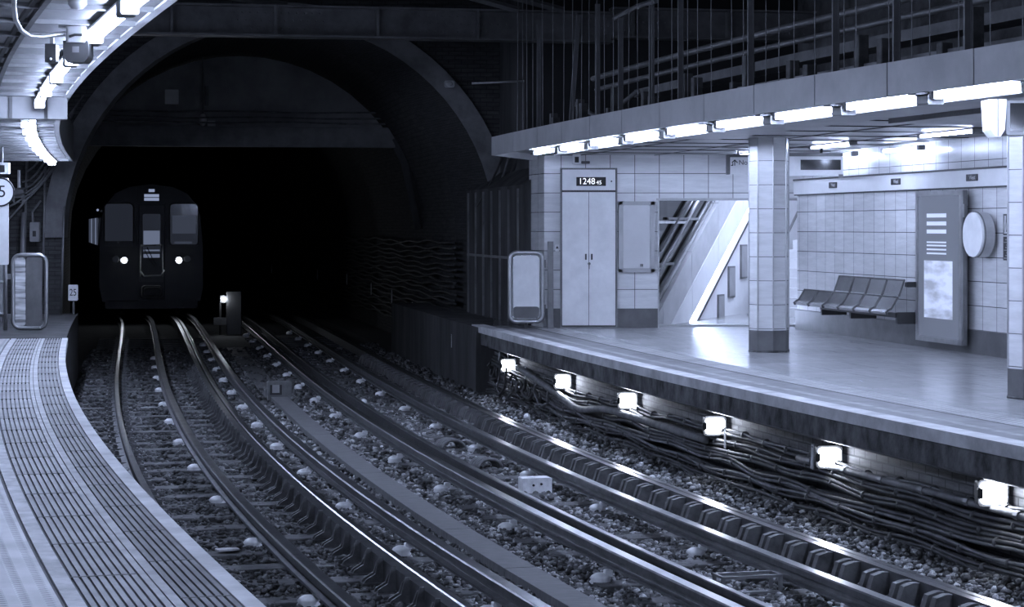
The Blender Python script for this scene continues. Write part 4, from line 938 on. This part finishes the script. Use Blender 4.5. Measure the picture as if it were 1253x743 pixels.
# signs and fittings in the dark
q = thing('number_plate', here(-7.73, 36.0, .38), 'white plate with the number 25 at the end of the left platform', 'sign'); MB().rbox(-.085, .085, -.02, .0, -.14, .14, .01).build('plate', M['white_p'], q); text('number', '25', .17, M['black'], q, Matrix.Translation((0, -.022, 0)), .001, sx=.75)
MB().tube([(0, .02, -.38), (0, .02, .14)], .02).build('post', M['girder'], q)
q = thing('flood_lamp', here(-8.66, 35.9, 2.12), 'dark hanging box lamp with pale rim above the left gate', 'lamp'); MB().prism([(-.09, .1), (-.12, -.08), (-.07, -.16), (.09, -.16), (.13, -.08), (.09, .1)], -.1, .1).build('housing', M['steel'], q); MB().box(-.05, .07, -.11, -.1, -.15, -.07).build('lens', M['glass_dk'], q); MB().tube([(0, 0, .1), (0, 0, .42)], .03).build('stem', M['alu'], q)
q = thing('control_box', here(-8.38, 35.9, 1.45), 'pale small control box with conduit left of the tunnel mouth', 'box'); MB().rbox(-.08, .08, -.06, .06, -.17, .17, .02).build('housing', M['alu'], q); MB().box(-.03, .03, -.066, -.06, -.08, .02).build('label_plate', M['dark_p'], q); MB().tube([(-.04, 0, .17), (-.05, 0, .35), (.1, .0, .55)], .018).build('conduit', M['steel'], q)
for k, (px, z0, z1) in enumerate(((75, 0, 1.9), (26, 0, 1.8), (30, 1.2, 2.9), (52, .5, 2.6))):
    o = MB().tube([((px - 626.5) / 2500 * 36, 36.0, z0), ((px - 626.5) / 2500 * 36 + .05, 36.0, z1)], .022 + .03 * (k == 1), 6).build('wall_pipe', M['steel'], None, True); tag(o, '%s upright pipe on the dark wall by the left platform end, from the tunnel' % ('first', 'third', 'fourth', 'second')[k], 'pipe')
for k in range(6):
    pts = [(-8.9 + 1.0 * u + .08 * k, 35.8, 1.6 + .2 * k + 1.3 * u ** 1.5 + .1 * math.sin(5 * u + k)) for u in [j / 8 for j in range(9)]]
    o = MB().tube(pts, .018, 6).build('wall_cable', M['cable2'], None, True); tag(o, '%s cable curving over the dark wall at the left tunnel mouth' % nm[k], 'cable', 'cables at the left tunnel mouth')
# signal
t = thing('ground_signal', frame(49.6, 1.80, GZ), 'dark ground signal box with one white lamp between the tracks', 'signal')
MB().rbox(-.05, .32, 0, .25, 0, 1.05, .02, 0, None, 'z').build('post', M['dark_p'], t); MB().ball((-.12, -.05, .87), .055).build('lamp', E_sig, t, True); MB().rbox(-.2, -.05, 0, .1, .78, .96, .02).build('lamp_housing', M['dark_p'], t); MB().rbox(-.36, -.05, -.03, 0, .24, .42, .01).build('number_plate', M['girder'], t)
MB().tube([(-.2, .05, 0), (-.2, .05, .8)], .03).build('leg', M['dark_p'], t)

# ================================================================== left canopy fittings
t = thing('speaker_box', here(-2.42, 11.4, 2.56), 'grey box with pale cover hanging beside the left canopy tubes', 'speaker')
MB().prism([(-.07, -.07), (-.045, -.10), (.045, -.10), (.07, -.07), (.07, .02), (-.07, .02)], -.07, .07).build('housing', M['dark_p'], t)
MB().rbox(-.055, .055, -.085, .06, .01, .10, .02, 0, None, 'z').build('cover', M['grey_p'], t)
MB().box(-.018, .018, -.073, -.07, -.045, -.012).build('badge', M['plinth'], t); MB().box(-.10, .10, -.05, .07, .095, .115).build('mount', M['girder'], t)
mb = MB().tube([(.04, -.09, .05), (0, -.095, .05), (-.03, -.09, .04)], .008); mb.build('wiring', M['black'], t)
t = thing('switch_box', here(-2.70, 12.0, 2.56), 'small dark switch box left of the grey speaker box', 'box'); MB().rbox(-.035, .03, -.04, .04, -.05, .06, .006).build('housing', M['dark_p'], t); MB().ball((0, -.045, -.03), .008).build('button', M['pot'], t); MB().box(-.01, .01, -.02, .02, .06, .12).build('mount', M['girder'], t)
def pxp(px, py, Y): return ((px - 626.5) / 2500 * Y, Y, 1.55 + (277 - py) / 2500 * Y)
o = MB().tube([pxp(17, -12, 9.8), pxp(17, 8, 10.2), pxp(19, 24, 10.5), pxp(26, 37, 10.8), pxp(36, 44, 11.0), pxp(50, 45, 11.15), pxp(70, 42, 11.3), pxp(86, 41, 11.35)], .013, 8).build('flexible_conduit', M['alu'], None, True); tag(o, 'pale flexible conduit bending towards the grey speaker box', 'conduit')
t = thing('dome_lamp', here(-2.17, 10.2, 2.66), 'clear dome fitting at the top of the frame on the left canopy', 'lamp'); MB().ball((0, 0, 0.01), .05, sc=(1, 1, .8)).build('dome', M['fascia'], t, True); MB().disc((0, 0, .0), .01, .01).rbox(-.09, .09, -.09, .09, .04, .06, .02, 0, None, 'z').build('base', M['white_p'], t)

# ================================================================== train
X = frame(56, .11, -.93)
t = thing('underground_train', X, 'dark underground train with lit headlights coming out of the tunnel', 'train')
def body_prof(w=1.40): return [(-w + .10, .42), (-w - .01, .80), (-w, 1.9), (-w + .07, 2.75), (-w + .16, 3.05), (-w + .42, 3.38), (-w + .8, 3.56), (0, 3.64), (w - .8, 3.56), (w - .42, 3.38), (w - .16, 3.05), (w - .07, 2.75), (w, 1.9), (w + .01, .80), (w - .10, .42)]
MB().prism(body_prof(), .12, 17.2).build('body', M['train'], t)
# front mask: two cab fronts either side of the recessed door
for s in (-1, 1):
    P = [(s * .36, .42), (s * 1.32, .42), (s * 1.40, .80), (s * 1.395, 1.9), (s * 1.33, 2.75), (s * 1.24, 3.05), (s * .98, 3.36), (s * .62, 3.54), (s * .36, 3.58)]
    vs = [(x, .0, z) for x, z in P] + [(x, .13, z) for x, z in P]; n_ = len(P)
    f_ = MB().add(vs, [tuple(range(n_)), tuple(range(n_, 2 * n_))] + [(i, (i + 1) % n_, n_ + (i + 1) % n_, n_ + i) for i in range(n_)]).build('cab_front', M['train'], t)
    ws = MB().prism(rrect(min(s * .50, s * 1.26), max(s * .50, s * 1.26), 1.96, 3.10, .12), -.012, .05).build('windscreen', M['glass_dk'], t)
    MB().prism(rrect(min(s * .50, s * 1.26), max(s * .50, s * 1.26), 1.93, 2.08 if s < 0 else 1.98, .02), -.03, .0).build('window_sill', M['train2'], t)
    ringframe(MB(), rrect(min(s * .49, s * 1.27), max(s * .49, s * 1.27), 1.95, 3.11, .12), .018, -.01).build('window_surround', M['girder'], t, True)
    for q, (x, em) in enumerate(((.74, E_head), (.97, M['white_p']))):
        h = MB().disc((s * x, -.03, 1.55 + .03 * q), .105, .06, n=20).build('headlight', M['girder'], t)
        MB().disc((s * x, -.045, 1.55 + .03 * q), .065 if q == 0 else .09, .02, n=20).build('lens', em, h)
MB().box(.56, 1.20, -.02, .0, 2.28, 2.78).build('lit_window_area', E_win2, t)
MB().box(.62, 1.1, -.018, .0, 2.0, 2.06).build('lit_dash', E_win2, t)
d_ = MB().rbox(-.33, .33, -.02, .14, .95, 3.05, .03).build('front_door', M['train2'], t)
MB().prism(rrect(-.24, .24, 1.75, 2.82, .04), -.035, -.02).build('door_window', M['glass_dk'], d_)
MB().box(-.22, .22, -.04, -.035, 1.98, 2.36).build('lit_pane', E_win, d_); MB().box(-.22, .22, -.04, -.035, 1.62, 1.72).build('lit_bar', E_win, d_); MB().box(-.22, .22, -.04, -.035, 1.80, 1.84).build('lit_bar', E_win, d_)
mb = MB().tube([(-.27, -.07, 1.95), (.27, -.07, 1.97)], .025, 6).tube([(-.3, -.06, 1.25), (-.2, -.08, 1.12), (.25, -.08, 1.14), (.34, -.06, 1.28)], .025, 6).tube([(-.28, -.07, 1.98), (-.3, -.05, 1.1)], .02, 6).tube([(.28, -.07, 1.98), (.3, -.05, 1.1)], .02, 6)
mb.build('safety_chain_rail', M['white_p'], t, True)
MB().tube([(-.2, -.09, 1.85), (-.05, -.1, 1.55), (.08, -.09, 1.38)], .012, 6).tube([(-.12, -.09, 1.9), (.02, -.1, 1.6), (.14, -.09, 1.42)], .012, 6).build('wiper', M['dark_p'], t)
b2 = MB().rbox(-.42, .42, -.04, .1, 3.10, 3.56, .06).build('destination_box', M['train'], t)
mb = MB().box(-.08, .08, -.055, -.04, 3.42, 3.50); mb.box(-.20, .20, -.055, -.04, 3.28, 3.36).box(-.20, .20, -.055, -.04, 3.18, 3.26); mb.build('display_rows', E_dest, b2)
MB().rbox(-.28, .28, -.45, .1, .52, .86, .08).build('coupler', M['girder'], t)
ringframe(MB(), rrect(-.22, .22, .58, .80, .08), .03, -.46).build('coupler_face', M['steel'], t, True)
MB().rbox(-1.25, 1.25, .0, .14, .22, .46, .05).build('skirt', M['dark_p'], t)
for s in (-1, 1):
    for y in (1.2, 3.0, 13.5, 15.3): MB().prism([(y + .42 * math.cos(a_), .42 + .42 * math.sin(a_)) for a_ in [2 * math.pi * k / 20 for k in range(20)]], s * .75 - .06, s * .75 + .06, 0, None, 'x').build('wheel', M['bracket'], t)
for k, (y, w_) in enumerate(((2.0, .55), (3.6, .32), (4.3, .32), (6.2, 1.3), (8.6, .32), (9.3, .32), (11.0, 1.3))):
    wn = MB().prism(rrect(y, y + w_, 1.95, 2.72, .06), -1.415, -1.395, 0, None, 'x').build('side_window', E_win if k in (1, 2, 4, 5) else E_win2, t)
MB().ball((-1.36, 3.4, 2.95), .035).build('side_lamp', E_dest, t)
X = frame(74, .11, -.93)
t = thing('underground_train', X, 'second car of the train following behind the first in the tunnel', 'train car'); MB().prism(body_prof(), .1, 14).build('body', M['train'], t); MB().prism(rrect(2, 3.3, 1.95, 2.72, .06), -1.415, -1.395, 0, None, 'x').build('side_window', E_win, t)
